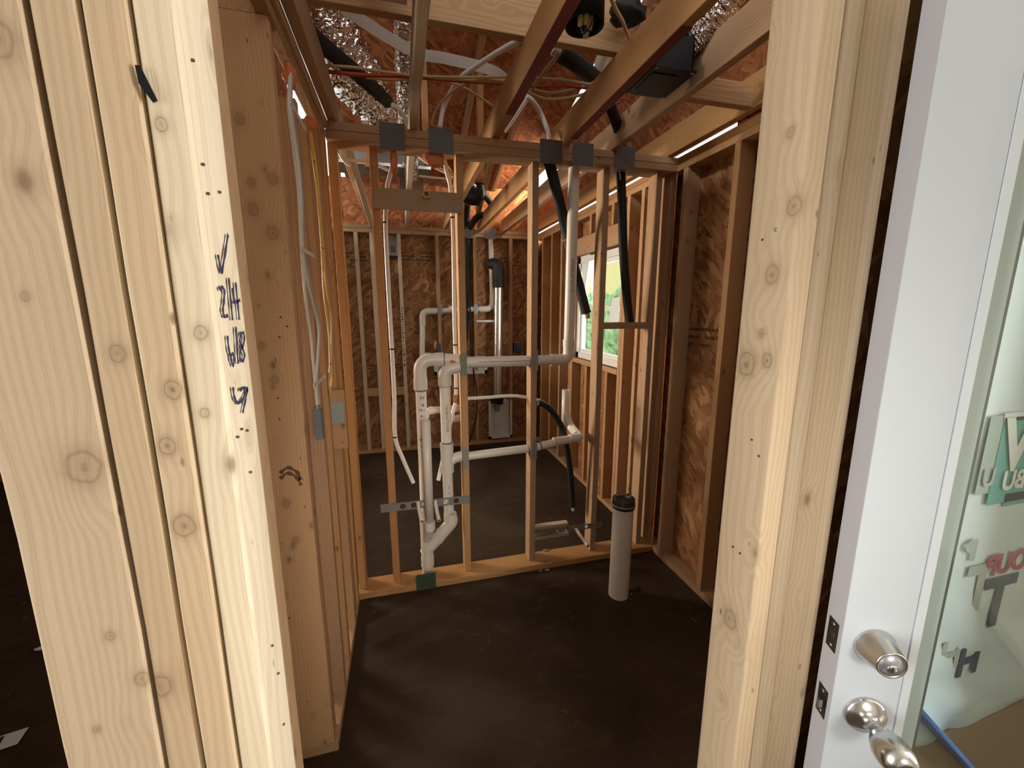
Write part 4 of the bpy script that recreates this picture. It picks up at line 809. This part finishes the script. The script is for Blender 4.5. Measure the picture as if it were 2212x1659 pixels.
# ================================================================== CEILING JOISTS, RAFTERS
GJ = 'ceiling joists over the plumbing wall'; ZJ = H+.0015; HJ = .140
for x0, lb, mt in ((-.289, 'ceiling joist lying along the left side wall', SPF), (.080, 'pale ceiling joist seen edge-on above the largest grey plate', PALEW), (.487, 'ceiling joist with red stain left of the black ceiling can', SPF),
                   (.867, 'ceiling joist with red lower edge beside the exhaust fan', SPF), (1.145, 'ceiling joist right of the black exhaust fan', SPF), (1.50, 'ceiling joist against the right gable sheathing', SPF)):
    o = lum('ceiling_joist', (x0, .592, ZJ), (x0+T, 4.80, ZJ+HJ), lb, mt, 'joist', GJ, axis=1, rad=.004, wob=.003)
    if x0 == .487: J2 = o
    if x0 == .867: J3 = o
# red stain patches
o = MB().box((.866, 1.25, ZJ-.0030), (.906, 2.12, ZJ+.0005)).build('red_stain', REDP); o.parent = J3; o.matrix_parent_inverse = J3.matrix_basis.inverted()
o = MB().box((.486, 1.2, ZJ-.0030), (.526, 1.95, ZJ+.0005)).build('red_stain', REDP); o.parent = J2; o.matrix_parent_inverse = J2.matrix_basis.inverted()
# joist blocking
lum('joist_strongback', (-.289, 1.66, ZJ+HJ+.002), (.900, 1.66+T, ZJ+HJ+.186), 'wide board lying across the joist tops behind the ceiling can', SPF, 'board', axis=0, rad=.003, wob=.002)
lum('joist_blocking', (1.184, 1.62, ZJ), (1.499, 1.658, ZJ+.09), 'joist blocking right of the exhaust fan', SPF, 'block', axis=0, rad=.003)
# rafters under the deck
for x0, lb in ((-.24, 'roof rafter above the foil duct'), (.20, 'roof rafter above the pale joist'), (.62, 'roof rafter above the black ceiling can'), (1.06, 'roof rafter catching light above the vent elbow')):
    beam('roof_rafter', (x0, 5.3, deckz(5.3)-.02), (x0, 1.35, deckz(1.35)-.02), T, .089, lb, REDW, 'rafter', 'rafters under the roof deck')
for x0, y_, lb in ((.20, 3.1, 'upright roof brace above the far room, left one'), (.62, 3.3, 'upright roof brace above the far room, middle one'), (-.20, 3.3, 'upright roof brace behind the foil duct')):
    lum('roof_brace', (x0, y_, ZJ+HJ), (x0+T, y_+.089, deckz(y_)-.07), lb, REDW, 'brace', 'upright braces under the roof', axis=2)
beam('roof_brace', pY(760, 340, 3.0), pY(800, 476, 3.7), T, .10, 'diagonal board slanting down left above the far wall', PALEW, 'brace', None, (0, -1, 0))
beam('roof_brace', (.83, 4.55, 2.62), (.83, 3.3, 3.15), T, .089, 'slanting web board before the bright orange sheathing', SPF, 'brace')

# ================================================================== DUCTS, BOOTS, FANS OVERHEAD
def duct(name, P, rs, mat, lab, amp=.05, ribs=0, seg=40, n=26, cres=.3):
    P = smooth_path(P, n); m_ = len(P)-1
    R = [rs[min(int(i/m_*(len(rs)-1)), len(rs)-2)]*(1-((i/m_*(len(rs)-1)) % 1))+rs[min(int(i/m_*(len(rs)-1))+1, len(rs)-1)]*((i/m_*(len(rs)-1)) % 1) for i in range(len(P))]
    o = P[m_//2].copy()
    def rf(i, th):
        k = 1+amp*noise.noise(Vector((cos(th)*2.2, sin(th)*2.2, i*.16)))+amp*.7*noise.noise(Vector((cos(th)*5, sin(th)*5, i*.5)))
        if ribs: k += .07*sin(i*ribs)
        return k
    t = thing(name, lab, 'duct', o); ob = MB().tube([p-o for p in P], R, seg, True, rf).build('duct_sleeve', mat, t); return t
duct('flex_duct', [pY(668, -40, 2.35), pY(700, 45, 2.5), pY(748, 135, 2.75), pY(795, 205, 3.0), pY(832, 262, 3.2), pY(850, 300, 3.4)], [.115, .135, .148, .130, .085, .05], FOIL, 'wide crumpled foil flex duct at upper left', .22, seg=90, n=40)
duct('flex_duct', [pY(874, 30, 2.1), pY(874, 110, 2.3), pY(876, 190, 2.5), pY(880, 262, 2.7), pY(886, 330, 3.2), pY(888, 380, 3.7)], [.044, .046, .048, .05, .055, .06], FOIL2, 'slim ribbed foil duct beside the pale joist', .06, ribs=1.6, n=30)
a_ = pZ(1477, 108, 2.60); b_ = pZ(1540, 40, 2.66); c_ = pZ(1600, -40, 2.72)
fd = duct('flex_duct', [a_, (a_+b_)/2, b_, c_], [.048, .05, .052, .052], FOIL2, 'silver flex duct feeding the black exhaust fan', .07, ribs=1.2, n=30)
# exhaust fan housing
q = [pZ(1357, 207, 2.475), pZ(1438, 221, 2.475), pZ(1503, 163, 2.475), pZ(1410, 150, 2.475)]
ef = thing('exhaust_fan', 'black exhaust fan housing fixed between two joists', 'fan', (.994, 1.545, 2.475))
fm = MB(); fx0, fx1, fy0, fy1 = -.086, .086, -.10, .10
fm.box((fx0, fy0, -.012), (fx1, fy1, -.006)); fm.box((fx0+.012, fy0+.012, -.006), (fx1-.012, fy0+.016, .10)); fm.box((fx0+.012, fy1-.016, -.006), (fx1-.012, fy1-.012, .10)); fm.box((fx0+.012, fy0+.012, -.006), (fx0+.016, fy1-.012, .10)); fm.box((fx1-.016, fy0+.012, -.006), (fx1-.012, fy1-.012, .10)); fm.box((fx0+.012, fy0+.012, .10), (fx1-.012, fy1-.012, .104))
fm.build('housing', BLK, ef); MB().box((-.07, -.06, -.0145), (.03, .07, -.012)).build('grille_plate', BLK, ef)
for dx, dy in ((-.075, -.09), (.075, -.09), (.075, .09), (-.075, .09)): MB().lathe([(.0001, -.003), (.006, -.003), (.006, 0)], (dx, dy, -.012), (0, 0, 1), 12).build('screw', GALV, ef)
mb = MB().tube([Vector((.02, -.02, .10)), a_-Vector(ef.location)], [.075, .052], 28); mb.build('duct_adapter', BLK, ef)
# ceiling can with open bottom
jc = Vector((.5885, 1.345, 2.478)); jb = thing('ceiling_can', 'black round ceiling can with yellow wire nuts hanging open', 'light fitting', jc)
MB().lathe([(.0001, .15), (.058, .15), (.060, .0), (.056, .0), (.054, .146), (.0001, .146)], (0, 0, 0), (0, 0, 1), 36).build('can_shell', BLK, jb)
MB().box((-.0595, -.03, .02), (-.052, .03, .12)).build('side_bracket', BLK, jb)
for k, (dx, dy, dz) in enumerate(((-.022, -.02, .008), (-.004, -.024, .012), (.014, -.014, .006), (.012, .006, -.006))):
    MB().lathe([(.0001, -.022), (.0075, -.020), (.0088, .0), (.006, .016), (.0001, .018)], (dx, dy, dz), (.25*(k-1.5)*.4, -.35, 1), 14).build('wire_nut', plain('pale_yellow', (.66, .60, .28), .4), jb)
for k in range(5):
    th = k*1.3; P = [Vector((cos(th)*.02, sin(th)*.02, .06)), Vector((cos(th)*.03, sin(th)*.025, .0)), Vector((.01*cos(th*2)-.01, -.02, -.022-.004*k)), Vector((-.02+.008*k, -.005, .03))]
    MB().tube(smooth_path(P, 6), .0018, 8).build('loose_wire', plain('wire_grey', (.10, .10, .11), .3) if k % 2 else BLK, jb)
# black pipe sleeve with white pipe, white vent fittings behind
tubeobj('insulated_line', [pZ(1206, 113, 2.72), pZ(1245, 138, 2.72), pZ(1292, 176, 2.72)], .036, RUB, 'stubby black sleeve slanting behind the ceiling can', 'insulated tube', seg=24)
tubeobj('pipe_stub', [pZ(1190, 103, 2.72), pZ(1208, 115, 2.72)], .022, PVC, 'white pipe end poking from stubby black sleeve', 'pipe', seg=20)
vp = thing('vent_fitting', 'large white vent elbow glimpsed behind the joist blocking', 'pipe', pZ(1290, 12, 2.80)); BASE = Vector(vp.location)
MB().tube(rel([pZ(1262, 6, 2.80), pZ(1314, 16, 2.80)]), .050, 32).build('pipe_body', PVC, vp); MB().tube(rel([pZ(1304, 14, 2.80), pZ(1320, 17, 2.80)]), .055, 32).build('hub', PVC, vp)
vp = thing('vent_fitting', 'white vent pipe leaning behind the middle joist', 'pipe', pZ(1300, 140, 2.9)); BASE = Vector(vp.location)
MB().tube(rel([pZ(1316, 104, 2.95), pZ(1302, 138, 2.93)]), .046, 30).build('pipe_body', PVC, vp); MB().tube(rel([pZ(1303, 136, 2.93), pZ(1286, 180, 2.90)]), .040, 30).build('lower_pipe', PVC, vp)
tag(blob('foam_wad', pZ(1355, 26, 2.70), .055, RUB, (1.2, 1, .7), .5), 'black rubbery wad above the joist blocking', 'insulation')
tubeobj('insulated_line', [pZ(655, 60, 2.66), pZ(700, 100, 2.67), pZ(760, 150, 2.68), pZ(815, 198, 2.68), pZ(840, 222, 2.68)], [.033]*20+[.031]*4+[.02], RUB, 'thick black insulated line crossing the wide foil duct', 'insulated tube', seg=24)
# sheet metal register boot
rb = thing('register_boot', 'sheet metal register boot above the left joists, before the long cross board', 'duct', (-.01, 1.475, 2.565))
MB().box((-.085, -.13, .0), (.072, .06, .003)).build('flange', DUCTM, rb)
bx_ = MB()
for lo, hi in (((-.085, -.13, .003), (-.08, .06, .19)), ((.067, -.13, .003), (.072, .06, .19)), ((-.08, .055, .003), (.067, .06, .19)), ((-.08, -.13, .003), (.067, -.125, .19)), ((-.08, -.125, .186), (.067, .055, .19))): bx_.box(lo, hi)
bx_.build('boot_body', DUCTM, rb); MB().tube([(0, -.03, .19), (0, -.03, .28)], .06, 24).build('boot_collar', DUCTM, rb); MB().box((-.06, -.11, -.002), (.05, .03, 0)).build('dark_opening', BLK, rb)
bt = thing('metal_trunk_duct', 'grey metal duct trunk seen above the far room', 'duct', pY(780, 325, 3.45)); MB().box((-.20, -.02, -.10), (.50, .22, .09)).build('trunk_body', GALV, bt); MB().box((-.20, -.03, -.10), (.50, -.02, -.08)).build('seam', DUCTM, bt)
bt2 = thing('duct_boot', 'plain tan duct boot hanging below the slim foil duct', 'duct', pY(887, 400, 3.75)); MB().box((-.09, -.05, -.14), (.10, .12, .10)).build('boot_body', BUFF, bt2); MB().tube([(.03, .04, .10), (.03, .04, .18)], .065, 20).build('collar', FOIL2, bt2)

# webbing strap, white tubes
def ribbon(name, P, wd, mat, lab, cat, nrm=(0, -.75, -.65)):
    P = smooth_path(P, 6); o = P[len(P)//2].copy(); v_ = []; n = len(P); nr = Vector(nrm).normalized()
    for i, p in enumerate(P):
        t = (P[min(i+1, n-1)]-P[max(i-1, 0)]).normalized(); s_ = t.cross(nr).normalized(); q = p-o
        v_ += [q+s_*wd/2, q-s_*wd/2, q-s_*wd/2-nr*.003, q+s_*wd/2-nr*.003]
    f = []
    for i in range(n-1):
        for k in range(4): f.append((i*4+k, i*4+(k+1) % 4, i*4+4+(k+1) % 4, i*4+4+k))
    f += [(3, 2, 1, 0), (4*n-4, 4*n-3, 4*n-2, 4*n-1)]
    me = MB().add(v_, f, False).build(name, mat, None, o); return tag(me, lab, cat)
ribbon('webbing_strap', [pZ(740, 15, 2.78), pZ(790, 50, 2.78), pZ(850, 88, 2.77), pZ(905, 116, 2.76), pZ(960, 126, 2.75), pZ(1030, 142, 2.74), pZ(1070, 156, 2.73), pZ(1100, 178, 2.72)], .044, STRAP, 'broad white strap sagging across the roof space', 'strap')
tubeobj('supply_tube', [pZ(1180, 55, 2.74), pZ(1129, 83, 2.73), pZ(1080, 110, 2.72), pZ(1033, 140, 2.71), pZ(995, 168, 2.69), pZ(970, 205, 2.67), pZ(956, 240, 2.62), pY(950, 278, D+.05)], .0115, PEX, 'white tube curving down behind the second grey plate', 'tube')
tubeobj('supply_tube', [pZ(1138, 208, 2.70), pZ(1152, 220, 2.69), pZ(1168, 245, 2.67), pZ(1180, 275, 2.60), pY(1188, 305, D+.05)], .0125, PEX, 'white tube curving down behind the third grey plate', 'tube')
tubeobj('supply_tube', [pZ(1092, 284, 2.85), pZ(1115, 250, 2.85), pZ(1142, 208, 2.85)], .010, PEX, 'straight white tube slanting under the roof deck', 'tube')
tubeobj('supply_tube', [pY(848, 226, 2.35), pY(862, 236, 2.4), pY(874, 252, 2.45), pY(884, 275, 2.5)], .010, PEX, 'white tube end bending behind the slim foil duct', 'tube')
for P, mt, r_, lb in (([(691, 141), (757, 145), (808, 152), (891, 163), (985, 167), (1096, 166)], TAN, .006, 'upper tan cable strung over the left joists'),
                  ([(690, 153), (782, 162), (894, 166), (985, 174), (1086, 180)], REDC, .0085, 'thick red cable strung over the left joists'),
                  ([(790, 168), (858, 172), (920, 168), (1000, 172), (1090, 178)], TAN, .006, 'lower tan cable just below the thick red cable'),
                  ([(1088, 175), (1048, 171), (1010, 178), (967, 207), (942, 238), (932, 268)], TAN, .006, 'tan cable looping down to the second grey plate'),
                  ([(920, 171), (955, 175), (998, 187), (1036, 210), (1068, 232)], TAN, .006, 'tan cable arching toward the red-stained joist'),
                  ([(1068, 228), (1060, 250), (1046, 280)], YEL, .005, 'short yellow cable hanging beside the red-stained joist'),
                  ([(1150, 170), (1206, 172), (1282, 184)], TAN, .007, 'tan cable crossing behind the stubby black sleeve, upper'),
                  ([(1146, 187), (1222, 186), (1278, 192)], REDC, .006, 'red cable crossing between the two middle joists'),
                  ([(1144, 192), (1190, 201), (1240, 193), (1285, 177), (1358, 116), (1350, 60), (1330, 20), (1318, -10)], TAN, .007, 'tan cable looping up past the joist blocking'),
                  ([(1138, 198), (1178, 214), (1222, 212), (1264, 203)], TAN, .007, 'lowest tan cable between the two middle joists'),
                  ([(1205, 120), (1180, 150), (1152, 190)], TAN, .008, 'tan cable hanging from the white pipe end'),
                  ([(1271, 20), (1262, 8), (1258, -15)], TAN, .008, 'tan cable entering the black ceiling can'),
                  ([(1340, 212), (1368, 222), (1378, 245), (1370, 278), (1352, 298)], REDC, .005, 'red cable loop beside the right black line'),
                  ([(1342, 214), (1360, 235), (1367, 255), (1362, 280), (1350, 300)], TAN, .005, 'tan cable loop inside the red cable loop')):
    tubeobj('electric_cable', [pZ(a_, b_, 2.625) for a_, b_ in P], r_, mt, lb, 'cable', 'cables in the roof space', seg=8)
for P, mt, r_, lb in (([(903, 335), (930, 355), (975, 378), (1000, 396)], PEX, .011, 'white tube seen through the studs above the tape loop'), ([(905, 380), (940, 384), (1000, 389)], WHC, .006, 'thin white cable level above the tan board'),
                  ([(938, 335), (958, 348), (975, 368), (982, 392), (978, 410)], YEL, .0055, 'yellow cable coming out of the orange foam'), ([(745, 345), (800, 352), (840, 368)], WHC, .008, 'white cable drooping above the far room'),
                  ([(727, 318), (742, 345), (757, 358)], WHC, .009, 'white cable loop in the upper left bay')):
    tubeobj('electric_cable', [pY(a_, b_, 2.45) for a_, b_ in P], r_, mt, lb, 'cable', seg=8)
# ---- cables stapled on the left side wall
XC = -.2925
wl = [[(628, 160), (626, 205), (628, 245), (637, 303), (645, 367), (650, 440), (653, 545), (664, 607), (678, 665), (687, 710), (686, 761), (682, 820), (686, 870), (689, 895)],
      [(630, 165), (629, 215), (633, 260), (642, 320), (649, 380), (653, 450), (655, 545), (666, 600), (682, 660), (689, 710), (688, 765), (684, 822), (688, 865), (691, 895)],
      [(626, 165), (623, 215), (625, 250), (633, 310), (641, 370), (647, 440), (652, 545), (656, 600), (662, 660), (672, 730), (677, 790), (680, 822), (684, 868), (687, 897)]]
for P, lb, mt in zip(wl, ('left wall cable, whitest strand in the middle of the bundle', 'left wall cable, grey strand right in the white bundle', 'left wall cable, leftmost strand of the white bundle'), (WHC, plain('grey_cable', (.42, .44, .42), .45), WHC)):
    tubeobj('electric_cable', [pX(a_, b_, XC) for a_, b_ in P], .0042, mt, lb, 'cable', 'white cables on the left wall', seg=10)
for P, lb in (([(668, 284), (677, 349), (684, 400), (690, 468), (695, 536), (699, 620), (704, 665), (709, 705), (712, 745), (713, 790), (711, 825), (714, 855)], 'left one of the two yellow cables'),
              ([(672, 284), (681, 345), (687, 395), (693, 468), (698, 536), (704, 610), (712, 660), (716, 700), (716, 745), (715, 790), (717, 820), (713, 850)], 'right one of the two yellow cables')):
    tubeobj('electric_cable', [pX(a_, b_, XC) for a_, b_ in P], .0040, YEL, lb+' on the left wall', 'cable', 'yellow cables on the left wall', seg=10)
for px, py, lb in ((644, 253, 'uppermost white cable strap on left wall'), (664, 546, 'middle white cable strap on left wall'), (690, 822, 'lowest white cable strap on left wall')):
    a_ = pX(px-12, py, XC+.006); b_ = pX(px+13, py, XC+.001); c_ = (a_+b_)/2
    tag(MB().box((-.0012, -abs(b_.y-a_.y)/2, -.007), (.0012, abs(b_.y-a_.y)/2, .007)).build('cable_strap', STRAP, None, c_), lb, 'strap', 'white cable straps')
for px, py, lb in ((679, 349, 'uppermost staple over yellow cables'), (697, 536, 'middle staple over yellow cables'), (714, 786, 'lowest staple over yellow cables')):
    c_ = pX(px, py, XC+.0055); tag(MB().box((-.0012, -.014, -.0018), (.0012, .014, .0018)).build('cable_staple', BRNZ, None, c_), lb, 'staple', 'staples over the yellow cables')

# ================================================================== WHITE DOOR
dr = thing('door_1', 'white glazed entry door standing open at right, exterior lockset', None, (.712, .455, 0), math.atan2(-.394, .919)); dr['kind'] = 'structure'
WD, TD, z0, z1 = .81, .0445, .012, 2.06; s0, s1, g0, g1 = .1045, .7055, .30, 1.93
mb = MB().box((.001, 0, z0), (s0, TD-.0, z1)).box((s1, 0, z0), (WD, TD, z1)).box((s0, 0, z0), (s1, TD, g0)).box((s0, 0, g1), (s1, TD, z1)); mb.build('door_slab', DOORP, dr)
MB().box((0, .0004, z0), (.001, TD-.0004, z1)).build('latch_edge', DOORE, dr)['label'] = 'greyer primed latch edge'
lf = MB(); wf = .0125
def frame(mb, a, b_, c_, d_, w_, y0, y1):
    mb.box((a, y0, c_), (a+w_, y1, d_)).box((b_-w_, y0, c_), (b_, y1, d_)).box((a+w_, y0, c_), (b_-w_, y1, c_+w_)).box((a+w_, y0, d_-w_), (b_-w_, y1, d_))
frame(lf, s0+.0012, s1-.0012, g0, g1, wf, -.0022, .006); lf.build('lite_frame', LITE, dr)
lf = MB(); frame(lf, s0+.0012+wf, s1-.0012-wf, g0+wf, g1-wf, .006, .008, .014); lf.build('frame_shadow_strip', plain('shadow_bead', (.45, .50, .49), .5), dr)  # grey strip paints the lite frame's shadow at the glass edge
lf = MB(); frame(lf, s0+.056, s1-.012-wf, g0+wf+.008, g1-wf-.008, .010, .0300, .034); lf.build('spacer_bar', GASK, dr)
lf = MB(); frame(lf, s0+.026, s1-.004-wf, g0+wf, g1-wf, .026, .0190, .022); lf.build('white_bead', SPCR, dr)
MB().box((s0+wf, .0150, g0+wf), (s1-wf, .0175, g1-wf)).build('glass_pane', GLASS, dr)
gp = MB().box((-(s1-s0)/2+wf, -.00125, g0+wf), ((s1-s0)/2-wf, .00125, g1-wf)).build('glass_pane', GLASS, dr, ((s0+s1)/2, .0275, 0)); gp.rotation_euler = (0, 0, radians(.5))
NO = (0, -1, 0)
db = MB().lathe([(.0325, 0), (.0325, .004), (.031, .006), (.0235, .040), (.0228, .042), (.0205, .042), (.0200, .0405), (.0001, .0405)], (.052, 0, 1.047), NO, 48).build('deadbolt', NICK, dr); db['label'] = 'tapered satin nickel deadbolt'
for nm, prof, of, mt in (('cylinder_face', [(.0001, .0412), (.0198, .0412), (.0198, .0404)], (0, 0), CYL), ('key_plug', [(.0001, .0432), (.0065, .0432), (.0075, .0424), (.0075, .0410)], (0, -.006), NICK)):
    o = MB().lathe(prof, (.052+of[0], 0, 1.047+of[1]), NO, 30).build(nm, mt, db)
MB().box((.0508, -.0436, 1.037), (.0532, -.0428, 1.045)).build('keyway', DKM, db)
kb = MB().lathe([(.0345, 0), (.0345, .003), (.032, .008), (.018, .014), (.0115, .017), (.0095, .024), (.0092, .030), (.0125, .035), (.0205, .044), (.0262, .057), (.0275, .068), (.0262, .080), (.0220, .090), (.0155, .096), (.0075, .0975), (.0072, .0945), (.0001, .0945)], (.0555, 0, .909), NO, 56).build('door_knob', NICK, dr); kb['label'] = 'satin nickel egg-shaped knob with keyhole'
MB().lathe([(.0001, .0952), (.0068, .0952)], (.0555, 0, .909), NO, 20).build('keyway', DKM, kb)
for zc_, nm in ((1.0435, 0), (.9035, 1)):
    pl = MB().box((-.0012, .0095, zc_-.0285), (.0, .035, zc_+.0285)).build('latch_plate', BRNZ, dr)
    for dz in (-.021, .021): MB().lathe([(.0001, .0018), (.0028, .0018), (.0034, .0008)], (0, .0222, zc_+dz), (-1, 0, 0), 14).build('screw', NICK, pl)
    if nm: MB().add([(-.001, .014, zc_-.008), (-.001, .031, zc_-.008), (-.001, .031, zc_+.008), (-.001, .014, zc_+.008), (-.013, .014, zc_-.008), (-.003, .031, zc_-.008), (-.003, .031, zc_+.008), (-.013, .014, zc_+.008)], [(0, 1, 2, 3), (4, 7, 6, 5), (0, 4, 5, 1), (1, 5, 6, 2), (2, 6, 7, 3), (3, 7, 4, 0)]).build('latch_bolt', NICK, pl)
    else: MB().lathe([(.0001, .0020), (.0070, .0020), (.0078, .0010)], (0, .0222, zc_), (-1, 0, 0), 20).build('bolt_face', DKM, pl)
hj = Vector((.712, .455, 0))+Vector((.919, -.394, 0))*(WD+.004)
jm = lum('hinge_jamb', (-.02, -.06, 0), (.02, .06, 2.2), 'jamb post on hinge side of the white door', SPF, 'jamb', axis=2); jm.matrix_world = Matrix.Translation((hj.x+.02, hj.y-.01, 1.1)) @ Matrix.Rotation(math.atan2(-.394, .919), 4, 'Z')

# ================================================================== HOUSE WRAP BEHIND THE GLASS
YW = .508; nx, nz = 60, 80; v = []; f = []; x0, x1, z0_, z1_ = .76, 1.80, .675, 2.45
for i in range(nx+1):
    for k in range(nz+1):
        x = x0+(x1-x0)*i/nx; z = z0_+(z1_-z0_)*k/nz
        lowf = max(0, 1-(z-z0_)/.45)
        w_ = .004*noise.noise(Vector((x*5, 0, z*3)))+lowf*.045*abs(noise.noise(Vector(((x*.55+z)*9, 3, (x-z)*2.2))))
        v.append((x, YW-.002-w_-.001, z))
for i in range(nx):
    for k in range(nz): a = i*(nz+1)+k; f.append((a, a+nz+1, a+nz+2, a+1))
hw = link('house_wrap', mesh('house_wrap', [(p[0]-1.2, p[1]-YW, p[2]-1.5) for p in v], f, True), WRAP, None, (1.2, YW, 1.5)); sm_ = hw.modifiers.new('thickness', 'SOLIDIFY'); sm_.thickness = .0015; sm_.offset = 1
tag(hw, 'pale green house wrap with printed letters seen through the door glass', 'house wrap')
BOLD = .035
def onwrap(body, px, py, size, mt, name='printed_letters', dy=0):
    c_ = pY(px, py, YW-.008-dy); o = text_on(name, body, size, c_, (-1, 0, 0), (0, 0, 1), mt, None, off=-.0005); o.parent = hw; o.matrix_parent_inverse = Matrix.Translation((-1.2, -YW, -1.5)); return o
def quadwrap(px0, py0, px1, py1, mt, name='printed_patch', dy=0):
    a_ = pY(px0, py0, YW-.0070-dy); b_ = pY(px1, py1, YW-.0070-dy); o = MB().box((a_.x, a_.y, b_.z), (b_.x, a_.y+.0004, a_.z)).build(name, mt); o.parent = hw; o.matrix_parent_inverse = Matrix.Translation((-1.2, -YW, -1.5)); return o
quadwrap(2142, 900, 2190, 1056, GHOSTT, 'ghost_patch'); quadwrap(2172, 903, 2300, 1062, TEAL, dy=.0008); quadwrap(2172, 893, 2300, 898, WPR, 'white_line', dy=.0008); quadwrap(2172, 1067, 2300, 1070, TEAL, 'green_line', dy=.0008)  # paler offset patch and letters paint the glass's double reflection
onwrap('W', 2222, 962, .150, WPR, dy=.0024); onwrap('BU', 2190, 1038, .056, WPR, dy=.0024); onwrap('U', 2136, 1034, .05, GHOSTG, 'ghost_letters', dy=.0014)
onwrap('GROUP', 2206, 1210, .066, REDPR, dy=.0024); onwrap('P', 2098, 1192, .066, GHOSTG, 'ghost_letters', dy=.0014)
onwrap('T', 2152, 1305, .165, SLATE, dy=.0024); onwrap('T', 2114, 1275, .15, GHOSTG, 'ghost_letters', dy=.0014)
onwrap('H', 2092, 1430, .100, SLATE, dy=.0024); onwrap('H', 2052, 1418, .095, GHOSTG, 'ghost_letters', dy=.0014)
# base board, blue strip and pale sheathing strip below the wrap
lum('base_board', (.74, YW-.012, .36), (1.66, YW+.0, .674), 'weathered tan board below the house wrap, behind the glass', BUFF, 'board', axis=0, rad=.001)
beam('blue_strip', pY(1945, 1495, .470), pY(2130, 1700, .480), .010, .048, 'bright blue foam strip leaning behind the door glass', BLUEF, 'strip', None, (0, -1, 0))
panel('wall_front', (.73, .594, .0), (1.66, .606, 2.39), OSB, 1)

# ================================================================== SIDE ROOM FLOOR CLUTTER, OUTSIDE
pp = pZ(12, 1599, .004); p_ = thing('paper_scrap', 'bluish white paper scrap lying on the dark floor at far left', 'paper', pp, .3)
MB().add([(-.09, -.035, 0), (.045, -.045, 0), (.055, .02, .004), (-.08, .035, .002), (-.09, -.035, .001), (.045, -.045, .001), (.055, .02, .005), (-.08, .035, .003)], [(0, 3, 2, 1), (4, 5, 6, 7), (0, 1, 5, 4), (1, 2, 6, 5), (2, 3, 7, 6), (3, 0, 4, 7)]).build('sheet', PAPER, p_)
MB().box((-.02, -.03, .005), (-.008, .02, .0058)).build('dark_print', INK, p_)
pp = pZ(86, 1401, .006); tag(blob('foam_crumb', pp, .016, PAPER, (1.4, .7, .4), .4, sub=2), 'small white crumb on the dark floor beside the left board', 'debris')
g = panel('ground', (-14, -14, -.30), (16, 22, -.13), DIRT, 2); g['kind'] = 'structure'
nb = thing('neighbour_wall', 'bright yellow sheathed wall outside the back room window', 'wall', (5.2, 5.8, -.13)); MB().box((0, -4, 1.55), (.1, 6, 3.4)).build('sheathing', NEIGH, nb); MB().box((.02, -4, 0), (.1, 6, 1.55)).build('foundation', DIRT, nb)
hb = bmesh.new(); bmesh.ops.create_grid(hb, x_segments=90, y_segments=50, size=1)
for v_ in hb.verts:
    p = Vector((v_.co.x*3.5, 0, v_.co.y*.95+.85)); k = noise.noise(p*3.1)*.22+noise.noise(p*9)*.08; v_.co = (4.3+k, p.x+6.0, p.z+noise.noise(Vector((p.x*4, 0, 2)))*.12)
me = bpy.data.meshes.new('hedge'); hb.to_mesh(me); hb.free(); hd = link('hedge', me, LEAF); sm_ = hd.modifiers.new('depth', 'SOLIDIFY'); sm_.thickness = .5; tag(hd, 'sunlit green hedge outside the back room window', 'hedge')
